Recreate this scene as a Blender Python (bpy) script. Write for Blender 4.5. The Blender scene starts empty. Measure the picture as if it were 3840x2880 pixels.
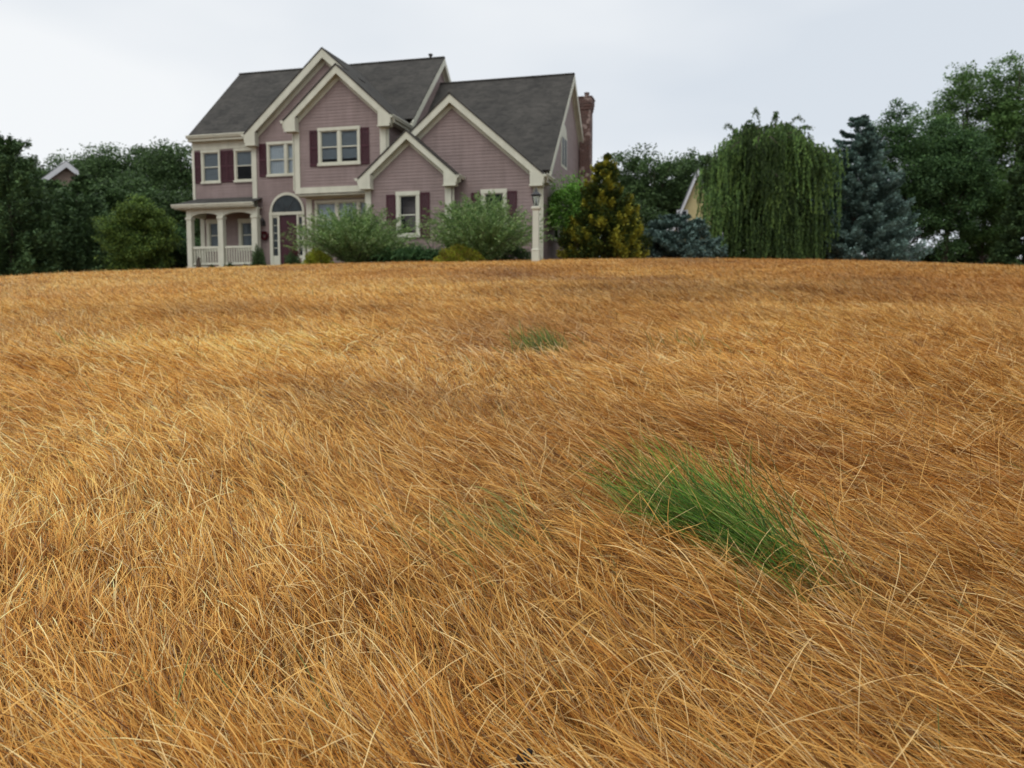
import bpy, math, random
import numpy as np
from mathutils import Vector
R = math.radians
scene = bpy.context.scene

# ------------------------------------------------------------------ camera, sky, sun, exposure
PITCH = R(4.8)
FPX = 3107.0                                   # focal length in widths of a 3840 px frame
cam_d = bpy.data.cameras.new('camera')
cam_d.sensor_width = 36.0
cam_d.lens = FPX / 3840 * 36
cam_d.clip_start = 0.05
cam_d.clip_end = 900
cam_d.dof.use_dof = True
cam_d.dof.focus_distance = 1.45
cam_d.dof.aperture_fstop = 7.8
cam = bpy.data.objects.new('camera', cam_d)
cam.rotation_euler = (R(90) - PITCH, 0, 0)
scene.collection.objects.link(cam)
scene.camera = cam

world = bpy.data.worlds.new('World')
scene.world = world
world.use_nodes = True
wn = world.node_tree.nodes; wl = world.node_tree.links
wn.clear()
SUN_EL, SUN_ROT = R(48), R(200)
tc = wn.new('ShaderNodeTexCoord')
nish = wn.new('ShaderNodeTexSky'); nish.sky_type = 'NISHITA'; nish.sun_disc = False
nish.sun_elevation = SUN_EL; nish.sun_rotation = SUN_ROT
sc_ = wn.new('ShaderNodeVectorMath'); sc_.operation = 'SCALE'; sc_.inputs['Scale'].default_value = 0.10
wl.new(nish.outputs['Color'], sc_.inputs[0])
mp = wn.new('ShaderNodeMapping'); mp.inputs['Scale'].default_value = (1.0, 1.0, 2.6)
mp.inputs['Location'].default_value = (0.35, 0.1, 0.25)
wl.new(tc.outputs['Generated'], mp.inputs['Vector'])
ns = wn.new('ShaderNodeTexNoise'); ns.inputs['Scale'].default_value = 1.7; ns.inputs['Detail'].default_value = 4
ns.inputs['Roughness'].default_value = 0.42
wl.new(mp.outputs['Vector'], ns.inputs['Vector'])
rp = wn.new('ShaderNodeValToRGB')
rp.color_ramp.elements[0].position = 0.36; rp.color_ramp.elements[0].color = (0.72, 0.775, 0.84, 1)
rp.color_ramp.elements[1].position = 0.62; rp.color_ramp.elements[1].color = (0.95, 0.97, 0.985, 1)
wl.new(ns.outputs['Fac'], rp.inputs['Fac'])
mx = wn.new('ShaderNodeMixRGB'); mx.inputs['Fac'].default_value = 0.94
wl.new(sc_.outputs['Vector'], mx.inputs['Color1']); wl.new(rp.outputs['Color'], mx.inputs['Color2'])
# an overcast sky is brighter overhead than near the horizon
sx = wn.new('ShaderNodeSeparateXYZ'); wl.new(tc.outputs['Generated'], sx.inputs[0])
mr = wn.new('ShaderNodeMapRange'); mr.inputs['From Min'].default_value = 0.35; mr.inputs['From Max'].default_value = 1.0
mr.inputs['To Min'].default_value = 1.0; mr.inputs['To Max'].default_value = 1.45
wl.new(sx.outputs['Z'], mr.inputs['Value'])
sc2 = wn.new('ShaderNodeVectorMath'); sc2.operation = 'SCALE'
wl.new(mx.outputs['Color'], sc2.inputs[0]); wl.new(mr.outputs['Result'], sc2.inputs['Scale'])
bg = wn.new('ShaderNodeBackground'); bg.inputs['Strength'].default_value = 1.0
wl.new(sc2.outputs['Vector'], bg.inputs['Color'])
wo = wn.new('ShaderNodeOutputWorld'); wl.new(bg.outputs['Background'], wo.inputs['Surface'])

sun_d = bpy.data.lights.new('sun', 'SUN'); sun_d.energy = 0.8; sun_d.angle = R(35); sun_d.color = (1.0, 0.96, 0.9)
sun = bpy.data.objects.new('sun', sun_d)
sd = Vector((math.sin(SUN_ROT) * math.cos(SUN_EL), math.cos(SUN_ROT) * math.cos(SUN_EL), math.sin(SUN_EL)))
sun.rotation_euler = sd.to_track_quat('Z', 'Y').to_euler()
sun.location = (0, -20, 30)
scene.collection.objects.link(sun)

scene.view_settings.view_transform = 'Standard'
scene.view_settings.look = 'None'
scene.view_settings.exposure = 0.0
scene.view_settings.gamma = 1.0
scene.render.film_transparent = False
scene.cycles.max_bounces = 6
scene.cycles.diffuse_bounces = 3
scene.cycles.transparent_max_bounces = 8
scene.cycles.use_denoising = True
scene.cycles.denoiser = 'OPENIMAGEDENOISE'

# ------------------------------------------------------------------ helpers
rng = np.random.default_rng(11)
random.seed(5)

def at(px, py, Y):
    """World point seen in direction (px, py) of the photograph at distance Y along the ground."""
    a = (px - 1920) / FPX; b = (1440 - py) / FPX
    d = (a, math.cos(PITCH) + b * math.sin(PITCH), -math.sin(PITCH) + b * math.cos(PITCH))
    return Vector((d[0] / d[1] * Y, Y, d[2] / d[1] * Y))

def link(o, parent=None):
    scene.collection.objects.link(o)
    if parent is not None: o.parent = parent
    return o

def props(o, label=None, cat=None, group=None, kind=None):
    if label: o['label'] = label
    if cat: o['category'] = cat
    if group: o['group'] = group
    if kind: o['kind'] = kind
    return o

def empty(name, loc, rz=0.0):
    o = bpy.data.objects.new(name, None); o.location = loc; o.rotation_euler = (0, 0, rz)
    o.empty_display_size = 0.3
    return link(o)

def mat(name):
    m = bpy.data.materials.new(name); m.use_nodes = True
    return m, m.node_tree.nodes, m.node_tree.links, m.node_tree.nodes['Principled BSDF']

def noise_mat(name, c1, c2, scale=5.0, rough=0.7, detail=4, bump=0.0, bscale=40, spec=0.3, stretch=(1, 1, 1)):
    m, n, l, p = mat(name)
    t = n.new('ShaderNodeTexCoord'); mpp = n.new('ShaderNodeMapping'); mpp.inputs['Scale'].default_value = stretch
    l.new(t.outputs['Object'], mpp.inputs['Vector'])
    x = n.new('ShaderNodeTexNoise'); x.inputs['Scale'].default_value = scale; x.inputs['Detail'].default_value = detail
    l.new(mpp.outputs['Vector'], x.inputs['Vector'])
    r = n.new('ShaderNodeValToRGB'); r.color_ramp.elements[0].position = .3; r.color_ramp.elements[1].position = .7
    r.color_ramp.elements[0].color = (*c1, 1); r.color_ramp.elements[1].color = (*c2, 1)
    l.new(x.outputs['Fac'], r.inputs['Fac']); l.new(r.outputs['Color'], p.inputs['Base Color'])
    p.inputs['Roughness'].default_value = rough; p.inputs['Specular IOR Level'].default_value = spec
    if bump:
        y = n.new('ShaderNodeTexNoise'); y.inputs['Scale'].default_value = bscale; y.inputs['Detail'].default_value = 3
        l.new(t.outputs['Object'], y.inputs['Vector'])
        b = n.new('ShaderNodeBump'); b.inputs['Strength'].default_value = bump; b.inputs['Distance'].default_value = .01
        l.new(y.outputs['Fac'], b.inputs['Height']); l.new(b.outputs['Normal'], p.inputs['Normal'])
    return m

def tint_mat(name, transl=0.25, rough=0.6, spec=0.2, gain=(1, 1, 1)):
    """Leaves and blades: each carries its own colour in the attribute 'tint'."""
    m, n, l, p = mat(name)
    a = n.new('ShaderNodeAttribute'); a.attribute_name = 'tint'
    p.inputs['Roughness'].default_value = rough; p.inputs['Specular IOR Level'].default_value = spec
    l.new(a.outputs['Color'], p.inputs['Base Color'])
    t = n.new('ShaderNodeBsdfTranslucent'); l.new(a.outputs['Color'], t.inputs['Color'])
    mxs = n.new('ShaderNodeMixShader'); mxs.inputs['Fac'].default_value = transl
    l.new(p.outputs['BSDF'], mxs.inputs[1]); l.new(t.outputs['BSDF'], mxs.inputs[2])
    l.new(mxs.outputs['Shader'], n['Material Output'].inputs['Surface'])
    return m

M = {}
M['trim'] = noise_mat('cream_trim_paint', (.585, .585, .475), (.645, .64, .525), 3, .55, bump=.05)
M['siding'] = noise_mat('mauve_siding_paint', (.250, .190, .178), (.295, .226, .212), 1.3, .6, 5, bump=.1, bscale=60, stretch=(1, 1, 4))
def weather(m_, amt=.35):
    n_, l_ = m_.node_tree.nodes, m_.node_tree.links; p_ = n_['Principled BSDF']; src = p_.inputs['Base Color'].links[0].from_socket
    tc_ = n_.new('ShaderNodeTexCoord'); mp2 = n_.new('ShaderNodeMapping'); mp2.inputs['Scale'].default_value = (2.2, 2.2, .35); l_.new(tc_.outputs['Object'], mp2.inputs['Vector'])
    x_ = n_.new('ShaderNodeTexNoise'); x_.inputs['Scale'].default_value = 1.6; x_.inputs['Detail'].default_value = 6; x_.inputs['Roughness'].default_value = .65; l_.new(mp2.outputs['Vector'], x_.inputs['Vector'])
    r_ = n_.new('ShaderNodeValToRGB'); r_.color_ramp.elements[0].position = .32; r_.color_ramp.elements[1].position = .62
    r_.color_ramp.elements[0].color = (.70, .69, .66, 1); r_.color_ramp.elements[1].color = (1.04, 1.03, 1.03, 1); l_.new(x_.outputs['Fac'], r_.inputs['Fac'])
    mm = n_.new('ShaderNodeMixRGB'); mm.blend_type = 'MULTIPLY'; mm.inputs['Fac'].default_value = amt
    l_.new(src, mm.inputs['Color1']); l_.new(r_.outputs['Color'], mm.inputs['Color2']); l_.new(mm.outputs['Color'], p_.inputs['Base Color'])
weather(M['siding'], .5); weather(M['trim'], .35)
M['inner'] = noise_mat('dark_backing_paint', (.006, .009, .008), (.014, .018, .016), 3, .9)
M['shutter'] = noise_mat('maroon_shutter_paint', (.046, .010, .016), (.062, .014, .022), 6, .45)
M['door'] = noise_mat('maroon_door_paint', (.044, .009, .015), (.056, .012, .020), 6, .35)
M['metal'] = noise_mat('dark_metal', (.03, .032, .033), (.06, .06, .06), 12, .4)
M['concrete'] = noise_mat('concrete', (.28, .27, .25), (.36, .35, .32), 6, .85, bump=.3)
M['bark'] = noise_mat('bark', (.05, .04, .03), (.11, .085, .065), 9, .9, bump=.6, bscale=20, stretch=(1, 1, .25))
M['curtain'] = noise_mat('white_curtain', (.55, .58, .62), (.72, .75, .78), 9, .8, stretch=(12, 1, 1))
M['blind'] = noise_mat('grey_window_blind', (.20, .22, .24), (.27, .29, .31), 4, .7, stretch=(.2, 1, 30))
M['slate'] = noise_mat('pale_neighbour_wall', (.22, .21, .20), (.28, .27, .25), 3, .7)
M['tanwall'] = noise_mat('tan_neighbour_wall', (.20, .15, .12), (.26, .2, .16), 3, .7)
M['yellow'] = noise_mat('yellow_neighbour_wall', (.50, .42, .20), (.58, .49, .26), 3, .7)
M['greyroof'] = noise_mat('grey_neighbour_roof', (.09, .095, .10), (.13, .135, .14), 3, .7)
M['leaf'] = tint_mat('leaf', .28)
M['needle'] = tint_mat('needle', .08, .65)
M['blade'] = tint_mat('grass_blade', .12, .6, .15)

# asphalt shingles
m, n, l, p = mat('asphalt_shingles'); M['roof'] = m
t = n.new('ShaderNodeTexCoord')
x = n.new('ShaderNodeTexNoise'); x.inputs['Scale'].default_value = 1.1; x.inputs['Detail'].default_value = 5
v_ = n.new('ShaderNodeTexVoronoi'); v_.inputs['Scale'].default_value = 5.0
mp_ = n.new('ShaderNodeMapping'); mp_.inputs['Scale'].default_value = (1, 1.6, 1.6)
l.new(t.outputs['Object'], mp_.inputs['Vector']); l.new(mp_.outputs['Vector'], v_.inputs['Vector'])
l.new(t.outputs['Object'], x.inputs['Vector'])
r = n.new('ShaderNodeValToRGB'); r.color_ramp.elements[0].position = .3; r.color_ramp.elements[1].position = .72
r.color_ramp.elements[0].color = (.056, .054, .050, 1); r.color_ramp.elements[1].color = (.086, .081, .073, 1)
l.new(x.outputs['Fac'], r.inputs['Fac'])
hm = n.new('ShaderNodeMixRGB'); hm.blend_type = 'MULTIPLY'; hm.inputs['Fac'].default_value = .5
rr = n.new('ShaderNodeValToRGB'); rr.color_ramp.elements[0].color = (.55, .55, .55, 1); rr.color_ramp.elements[1].color = (1.25, 1.22, 1.18, 1)
sepc = n.new('ShaderNodeSeparateColor'); l.new(v_.outputs['Color'], sepc.inputs['Color']); l.new(sepc.outputs[0], rr.inputs['Fac'])
l.new(r.outputs['Color'], hm.inputs['Color1']); l.new(rr.outputs['Color'], hm.inputs['Color2'])
# courses: height along the slope
sz = n.new('ShaderNodeSeparateXYZ'); l.new(t.outputs['Object'], sz.inputs[0])
cz = n.new('ShaderNodeMath'); cz.operation = 'MULTIPLY'; cz.inputs[1].default_value = 9.5; l.new(sz.outputs['Z'], cz.inputs[0])
fr = n.new('ShaderNodeMath'); fr.operation = 'FRACT'; l.new(cz.outputs[0], fr.inputs[0])
bp = n.new('ShaderNodeBump'); bp.inputs['Strength'].default_value = .6; bp.inputs['Distance'].default_value = .02
l.new(fr.outputs[0], bp.inputs['Height']); l.new(bp.outputs['Normal'], p.inputs['Normal'])
l.new(hm.outputs['Color'], p.inputs['Base Color']); p.inputs['Roughness'].default_value = .9; p.inputs['Specular IOR Level'].default_value = .15

# brick
m, n, l, p = mat('red_brick'); M['brick'] = m
t = n.new('ShaderNodeTexCoord')
sp = n.new('ShaderNodeSeparateXYZ'); l.new(t.outputs['Object'], sp.inputs[0])
ad = n.new('ShaderNodeMath'); ad.operation = 'ADD'; l.new(sp.outputs['X'], ad.inputs[0]); l.new(sp.outputs['Y'], ad.inputs[1])
cb = n.new('ShaderNodeCombineXYZ'); l.new(ad.outputs[0], cb.inputs['X']); l.new(sp.outputs['Z'], cb.inputs['Y'])
bk = n.new('ShaderNodeTexBrick'); bk.inputs['Scale'].default_value = 1.0
bk.inputs['Brick Width'].default_value = .21; bk.inputs['Row Height'].default_value = .075; bk.inputs['Mortar Size'].default_value = .006
bk.inputs['Color1'].default_value = (.070, .032, .023, 1); bk.inputs['Color2'].default_value = (.105, .044, .032, 1)
bk.inputs['Mortar'].default_value = (.22, .17, .15, 1); l.new(cb.outputs[0], bk.inputs['Vector'])
nz = n.new('ShaderNodeTexNoise'); nz.inputs['Scale'].default_value = 3.4; nz.inputs['Detail'].default_value = 1; l.new(t.outputs['Object'], nz.inputs['Vector'])
nr = n.new('ShaderNodeValToRGB'); nr.color_ramp.elements[0].position = .58; nr.color_ramp.elements[1].position = .64
l.new(nz.outputs['Fac'], nr.inputs['Fac'])
mb_ = n.new('ShaderNodeMixRGB'); mb_.inputs['Color2'].default_value = (.30, .22, .19, 1)
l.new(nr.outputs['Color'], mb_.inputs['Fac']); l.new(bk.outputs['Color'], mb_.inputs['Color1'])
l.new(mb_.outputs['Color'], p.inputs['Base Color']); p.inputs['Roughness'].default_value = .85

# window glass: see-through with a weak reflection
m, n, l, p = mat('window_glass'); M['glass'] = m
n.remove(p)
tr = n.new('ShaderNodeBsdfTransparent'); tr.inputs['Color'].default_value = (.84, .87, .88, 1)
gl = n.new('ShaderNodeBsdfGlossy'); gl.inputs['Roughness'].default_value = .03
fz = n.new('ShaderNodeFresnel'); fz.inputs['IOR'].default_value = 1.2
ms = n.new('ShaderNodeMixShader'); l.new(fz.outputs[0], ms.inputs['Fac']); l.new(tr.outputs[0], ms.inputs[1]); l.new(gl.outputs[0], ms.inputs[2])
l.new(ms.outputs[0], n['Material Output'].inputs['Surface'])

class MB:
    """Collects faces; build() links them as one mesh object. f maps (s, off, z) to the object's own axes."""
    def __init__(s, f=None): s.v = []; s.f = []; s.map = f or (lambda a, b, c: (a, b, c))
    def face(s, pts):
        i = len(s.v); s.v += [s.map(*p) for p in pts]; s.f.append(tuple(range(i, i + len(pts))))
    def box(s, a0, a1, b0, b1, c0, c1):
        i = len(s.v)
        s.v += [s.map(*p) for p in ((a0, b0, c0), (a1, b0, c0), (a1, b1, c0), (a0, b1, c0), (a0, b0, c1), (a1, b0, c1), (a1, b1, c1), (a0, b1, c1))]
        s.f += [tuple(i + k for k in q) for q in ((0, 3, 2, 1), (4, 5, 6, 7), (0, 1, 5, 4), (1, 2, 6, 5), (2, 3, 7, 6), (3, 0, 4, 7))]
    def prism(s, poly, b0, b1):
        """poly: (s, z) outline; extruded from off b0 to b1."""
        i = len(s.v); k = len(poly)
        s.v += [s.map(a, b0, c) for a, c in poly] + [s.map(a, b1, c) for a, c in poly]
        s.f.append(tuple(range(i, i + k))); s.f.append(tuple(range(i + 2 * k - 1, i + k - 1, -1)))
        for j in range(k): s.f.append((i + j, i + k + j, i + k + (j + 1) % k, i + (j + 1) % k))
    def slab(s, pts, d):
        """pts: planar polygon in 3D, thickened by vector d."""
        i = len(s.v); k = len(pts)
        s.v += [s.map(*p) for p in pts] + [s.map(p[0] + d[0], p[1] + d[1], p[2] + d[2]) for p in pts]
        s.f.append(tuple(range(i, i + k))); s.f.append(tuple(range(i + 2 * k - 1, i + k - 1, -1)))
        for j in range(k): s.f.append((i + j, i + k + j, i + k + (j + 1) % k, i + (j + 1) % k))
    def lathe(s, prof, cx, cy, n=16, sq=False):
        """prof: (radius, z); around a vertical axis. sq: square section."""
        n = 4 if sq else n; i = len(s.v)
        for rad, z in prof:
            for k in range(n):
                a = 2 * math.pi * (k + .5) / n; q = rad * (1.4142 if sq else 1)
                s.v.append(s.map(cx + q * math.cos(a), cy + q * math.sin(a), z))
        for j in range(len(prof) - 1):
            for k in range(n):
                s.f.append((i + j * n + k, i + j * n + (k + 1) % n, i + (j + 1) * n + (k + 1) % n, i + (j + 1) * n + k))
        s.f.append(tuple(i + k for k in reversed(range(n)))); s.f.append(tuple(i + (len(prof) - 1) * n + k for k in range(n)))
    def tube(s, pts, radii, n=6):
        i = len(s.v); P = [Vector(q) for q in pts]
        for j, q in enumerate(P):
            d = (P[min(j + 1, len(P) - 1)] - P[max(j - 1, 0)]).normalized()
            a = d.orthogonal().normalized(); b = d.cross(a)
            for k in range(n):
                t_ = 2 * math.pi * k / n; w = q + (a * math.cos(t_) + b * math.sin(t_)) * radii[j]
                s.v.append(s.map(*w))
        for j in range(len(P) - 1):
            for k in range(n):
                s.f.append((i + j * n + k, i + j * n + (k + 1) % n, i + (j + 1) * n + (k + 1) % n, i + (j + 1) * n + k))
        s.f.append(tuple(i + k for k in reversed(range(n)))); s.f.append(tuple(i + (len(P) - 1) * n + k for k in range(n)))
    def build(s, name, m, parent=None, smooth=False):
        me = bpy.data.meshes.new(name); me.from_pydata(s.v, [], s.f); me.materials.append(m)
        me.validate(); me.update()
        if smooth: me.shade_smooth()
        return link(bpy.data.objects.new(name, me), parent)

def quick_mesh(name, V, F, m, parent=None, tint=None, smooth=False):
    """V (n,3), F (k,4) numpy arrays -> one mesh object."""
    me = bpy.data.meshes.new(name)
    nv, nf = len(V), len(F)
    me.vertices.add(nv); me.vertices.foreach_set('co', np.ascontiguousarray(V, np.float32).ravel())
    me.loops.add(nf * 4); me.loops.foreach_set('vertex_index', np.ascontiguousarray(F, np.int32).ravel())
    me.polygons.add(nf); me.polygons.foreach_set('loop_start', np.arange(0, nf * 4, 4, dtype=np.int32))
    if smooth: me.polygons.foreach_set('use_smooth', np.ones(nf, bool))
    if tint is not None:
        a = me.attributes.new('tint', 'FLOAT_COLOR', 'POINT')
        c = np.ones((nv, 4), np.float32); c[:, :3] = tint
        a.data.foreach_set('color', c.ravel())
    me.materials.append(m); me.update(calc_edges=True)
    return link(bpy.data.objects.new(name, me), parent)

def unit(a): return a / (np.linalg.norm(a, axis=-1, keepdims=True) + 1e-9)

_perm = np.random.default_rng(3).random((256, 256))
def vnoise(x, y, s=1.0, off=0.0):
    """Smooth value noise in -1..1."""
    x = np.asarray(x) / s + off + 500; y = np.asarray(y) / s + off * 1.7 + 500
    xi = np.floor(x).astype(int); yi = np.floor(y).astype(int); fx = x - xi; fy = y - yi
    fx = fx * fx * (3 - 2 * fx); fy = fy * fy * (3 - 2 * fy)
    g = lambda a, b: _perm[a % 256, b % 256]
    return 2 * ((g(xi, yi) * (1 - fx) + g(xi + 1, yi) * fx) * (1 - fy) + (g(xi, yi + 1) * (1 - fx) + g(xi + 1, yi + 1) * fx) * fy) - 1

# ------------------------------------------------------------------ terrain
_cx = np.array([-60, -17.3, -14.1, -11.0, -7.4, -3.8, 0.7, 4.3, 7.9, 12.4, 14.2, 17.3, 60])
_ct = np.array([.018, .0345, .0450, .0540, .0590, .0622, .0650, .0661, .0664, .0640, .0605, .0530, .040])
_cz = _ct * 28 - 0.05
def ground(x, y):
    x = np.asarray(x, float); y = np.asarray(y, float)
    H = (np.interp(x - 1.2, _cx, _cz) + np.interp(x, _cx, _cz) + np.interp(x + 1.2, _cx, _cz)) / 3
    s = np.clip(y / 28, 0, 1)
    s = s + .018 * np.sin(math.pi * s) * 1.0
    z = -0.65 + (H + 0.65) * s + .028 * np.clip(y - 28, 0, 20)
    near = np.clip(1.2 - y / 25, 0.15, 1)
    z = z + near * (.042 * vnoise(x, y, .85, 3) + .018 * vnoise(x, y, .33, 9)) * np.clip(y + 1, 0, 1)
    z = z + .05 * vnoise(x, y, 4.5, 17) * np.clip(y / 10, 0, 1) * np.clip((29 - y) / 6, 0, 1)
    return z

gx = np.concatenate([np.linspace(-260, -30, 24)[:-1], np.linspace(-30, -4, 66)[:-1], np.linspace(-4, 4, 108)[:-1], np.linspace(4, 30, 66)[:-1], np.linspace(30, 260, 24)])
gy = np.concatenate([np.linspace(-150, -4, 16)[:-1], np.linspace(-4, .4, 12)[:-1], np.linspace(.4, 6, 80)[:-1], np.linspace(6, 45, 120)[:-1], np.linspace(45, 320, 30)])
GX, GY = np.meshgrid(gx, gy); GZ = ground(GX, GY)
nv_x = len(gx); ny_ = len(gy)
idx = np.arange(nv_x * ny_).reshape(ny_, nv_x)
Fg = np.stack([idx[:-1, :-1], idx[:-1, 1:], idx[1:, 1:], idx[1:, :-1]], -1).reshape(-1, 4)
m, n, l, p = mat('dry_thatch_soil')
t = n.new('ShaderNodeTexCoord')
x1 = n.new('ShaderNodeTexNoise'); x1.inputs['Scale'].default_value = 14; x1.inputs['Detail'].default_value = 8; x1.inputs['Roughness'].default_value = .75
x2 = n.new('ShaderNodeTexNoise'); x2.inputs['Scale'].default_value = .55; x2.inputs['Detail'].default_value = 3
l.new(t.outputs['Object'], x1.inputs['Vector']); l.new(t.outputs['Object'], x2.inputs['Vector'])
r1 = n.new('ShaderNodeValToRGB'); r1.color_ramp.elements[0].position = .35; r1.color_ramp.elements[1].position = .68
r1.color_ramp.elements[0].color = (.055, .024, .009, 1); r1.color_ramp.elements[1].color = (.24, .11, .034, 1)
l.new(x1.outputs['Fac'], r1.inputs['Fac'])
mg = n.new('ShaderNodeMixRGB'); mg.blend_type = 'MULTIPLY'; mg.inputs['Fac'].default_value = .5
r2 = n.new('ShaderNodeValToRGB'); r2.color_ramp.elements[0].color = (.7, .62, .6, 1); r2.color_ramp.elements[1].color = (1.2, 1.15, 1.0, 1)
l.new(x2.outputs['Fac'], r2.inputs['Fac']); l.new(r1.outputs['Color'], mg.inputs['Color1']); l.new(r2.outputs['Color'], mg.inputs['Color2'])
l.new(mg.outputs['Color'], p.inputs['Base Color']); p.inputs['Roughness'].default_value = .95; p.inputs['Specular IOR Level'].default_value = .1
go = quick_mesh('ground', np.stack([GX, GY, GZ], -1).reshape(-1, 3), Fg, m, smooth=True)
props(go, kind='structure')

# ------------------------------------------------------------------ blades of grass
def blades(root, az, e0, e1, L, w, bend, col, tip, nseg=4, twist=None):
    """Curved tapering blades. All arguments are arrays over N blades; returns V, F, C."""
    N = len(root); K = nseg + 1
    tt = np.linspace(0, 1, K)
    P = np.zeros((N, K, 3)); P[:, 0] = root
    for k in range(1, K):
        tm = (tt[k] + tt[k - 1]) / 2
        e = e0 + (e1 - e0) * tm ** 0.9; a = az + bend * tm
        st = (L / nseg)[:, None] * np.stack([np.cos(e) * np.cos(a), np.cos(e) * np.sin(a), np.sin(e)], -1)
        P[:, k] = P[:, k - 1] + st
    D = unit(np.gradient(P, axis=1))
    if twist is None: twist = rng.uniform(-1.1, 1.1, N)
    side = np.cross(D, np.array([0, 0, 1.0])); side = unit(side + 1e-6)
    upv = np.cross(side, D)
    S = side * np.cos(twist)[:, None, None] + upv * np.sin(twist)[:, None, None]
    prof = np.array([.75 + .35 * math.sin(math.pi * q * .9) if q < .99 else .12 for q in tt])
    hw = (w[:, None] * prof[None, :] * .5)[..., None]
    V = np.stack([P - S * hw, P + S * hw], 2).reshape(-1, 3)          # N,K,2
    b = (np.arange(N) * K * 2)[:, None] + (np.arange(nseg) * 2)[None, :]
    F = np.stack([b, b + 1, b + 3, b + 2], -1).reshape(-1, 4)
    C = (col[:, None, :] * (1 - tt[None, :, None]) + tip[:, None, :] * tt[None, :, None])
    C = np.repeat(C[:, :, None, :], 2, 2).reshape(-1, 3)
    return V, F, C

def pick(pal, wts, N):
    pal = np.array(pal, float); i = rng.choice(len(pal), N, p=np.array(wts) / sum(wts)); return pal[i]

# roots: density falls and blade width grows with distance so that each stays near pixel size
ys = np.linspace(.42, 31.5, 3000)
rho = 3.0 * 24000 / (1 + (ys / 1.3) ** 1.45)
dens = rho * (1.38 * ys + 1.6)
cdf = np.cumsum(dens); N_ALL = int(cdf[-1] * (ys[1] - ys[0])); cdf = cdf / cdf[-1]
ry = np.interp(rng.random(N_ALL), cdf, ys)
rx = (rng.random(N_ALL) * 2 - 1) * (.69 * ry + .8)
# thinner outside what the photograph shows
rx = np.where(np.abs(rx) > .66 * ry + .35, rx * (1 + .9 * rng.random(N_ALL) / (1 + .12 * ry)), rx)
# live tufts leave room in the straw
TUFTS = [(.472, 1.612, .145, .045, 114, .5), (.02, 1.66, .07, .06, 130, .35), (.19, 4.32, .08, .06, 150, .7)]
keep = np.ones(N_ALL, bool)
for tx_, ty_, ta_, tb_, tr_, tp_ in TUFTS:
    ca, sa = math.cos(R(tr_)), math.sin(R(tr_)); du_ = (rx - tx_) * ca + (ry - ty_) * sa; dv_ = -(rx - tx_) * sa + (ry - ty_) * ca
    keep &= ~(((du_ / (ta_ * 1.9)) ** 2 + (dv_ / (tb_ * 2.0)) ** 2 < 1) & (rng.random(N_ALL) < tp_))
rx = rx[keep]; ry = ry[keep]; N_ALL = len(rx)
# gather roots into tussocks
cl = np.clip(.05 + .02 * ry, .05, .3)
jx = vnoise(rx, ry, .07, 21); jy = vnoise(rx, ry, .07, 33)
rx = rx + .035 * jx * (ry < 9); ry = ry + .035 * jy * (ry < 9)
N = N_ALL
print('blades', N)
n1 = vnoise(rx, ry, .55, 1); n2 = vnoise(rx, ry, .17, 5); n3 = vnoise(rx, ry, .05, 8); n4 = vnoise(rx, ry, 2.2, 12)
n5 = vnoise(rx, ry, 1.1, 40)
base_az = R(148)
az = base_az + R(26) * n1 + R(17) * n2 + R(12) * n3 + R(14) * n4 + rng.normal(0, R(15), N)
e0 = R(27) + R(10) * n2 + R(9) * vnoise(rx, ry, .3, 50) + rng.normal(0, R(13), N)
e1 = R(5) + R(11) * vnoise(rx, ry, .4, 60) + rng.normal(0, R(15), N)
Lb = np.clip(rng.normal(.130, .038, N) + .03 * n1, .05, .30)
bend = rng.normal(0, R(11), N)
stray = rng.random(N) < .09
az = np.where(stray, rng.uniform(0, 2 * math.pi, N), az)
e0 = np.where(stray, rng.uniform(R(30), R(85), N), e0)
bend = np.where(stray, rng.normal(0, R(38), N), bend)
e1 = np.where(stray, rng.uniform(R(-30), R(60), N), e1)
Lb = np.where(stray, Lb * rng.uniform(.6, 1.25, N), Lb)
far = np.clip((ry - 2) / 9, 0, 1)
az = az + far * rng.normal(0, R(34), N); e0 = e0 + far * (R(24) + rng.normal(0, R(14), N)); Lb = Lb * (1 - .38 * far)
e0 = np.clip(e0, R(8), R(88))
frag = rng.random(N) < .10                      # broken bits of thatch lying any way round
az = np.where(frag, rng.uniform(0, 2 * math.pi, N), az)
Lb = np.where(frag, rng.uniform(.015, .055, N), Lb)
e0 = np.where(frag, rng.normal(R(6), R(16), N), e0); e1 = np.where(frag, e0, e1)
wb = .00072 * (1 + ry / 2.2) * rng.uniform(.65, 1.35, N)
pal = [(.70, .375, .088), (.82, .50, .155), (.56, .245, .042), (.40, .155, .028), (.93, .71, .36), (.15, .06, .02), (.44, .30, .17)]
wts = [28, 26, 20, 11, 9, 7, 3]
col = pick(pal, wts, N)
# broad patches where the dead grass is redder or paler
straycol = pick([(.80, .50, .17), (.90, .68, .34), (.60, .30, .07), (.26, .12, .04)], [4, 3, 3, .6], N)
col = np.where(stray[:, None], straycol, col)
col = np.where(frag[:, None], pick([(.72, .50, .27), (.40, .24, .12), (.22, .12, .06), (.62, .34, .12)], [2, 3, 2, 3], N), col)
col = np.where((rng.random(N) < .006)[:, None], np.array([.14, .20, .06]), col)
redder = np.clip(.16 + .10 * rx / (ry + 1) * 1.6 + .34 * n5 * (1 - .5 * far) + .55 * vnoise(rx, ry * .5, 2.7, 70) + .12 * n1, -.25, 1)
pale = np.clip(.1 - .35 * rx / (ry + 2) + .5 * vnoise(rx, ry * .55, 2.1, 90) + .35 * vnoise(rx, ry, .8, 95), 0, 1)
col = col * (1 + redder[:, None] * np.array([-.17, -.30, -.36])) + pale[:, None] * np.array([.045, .055, .035])
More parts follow.
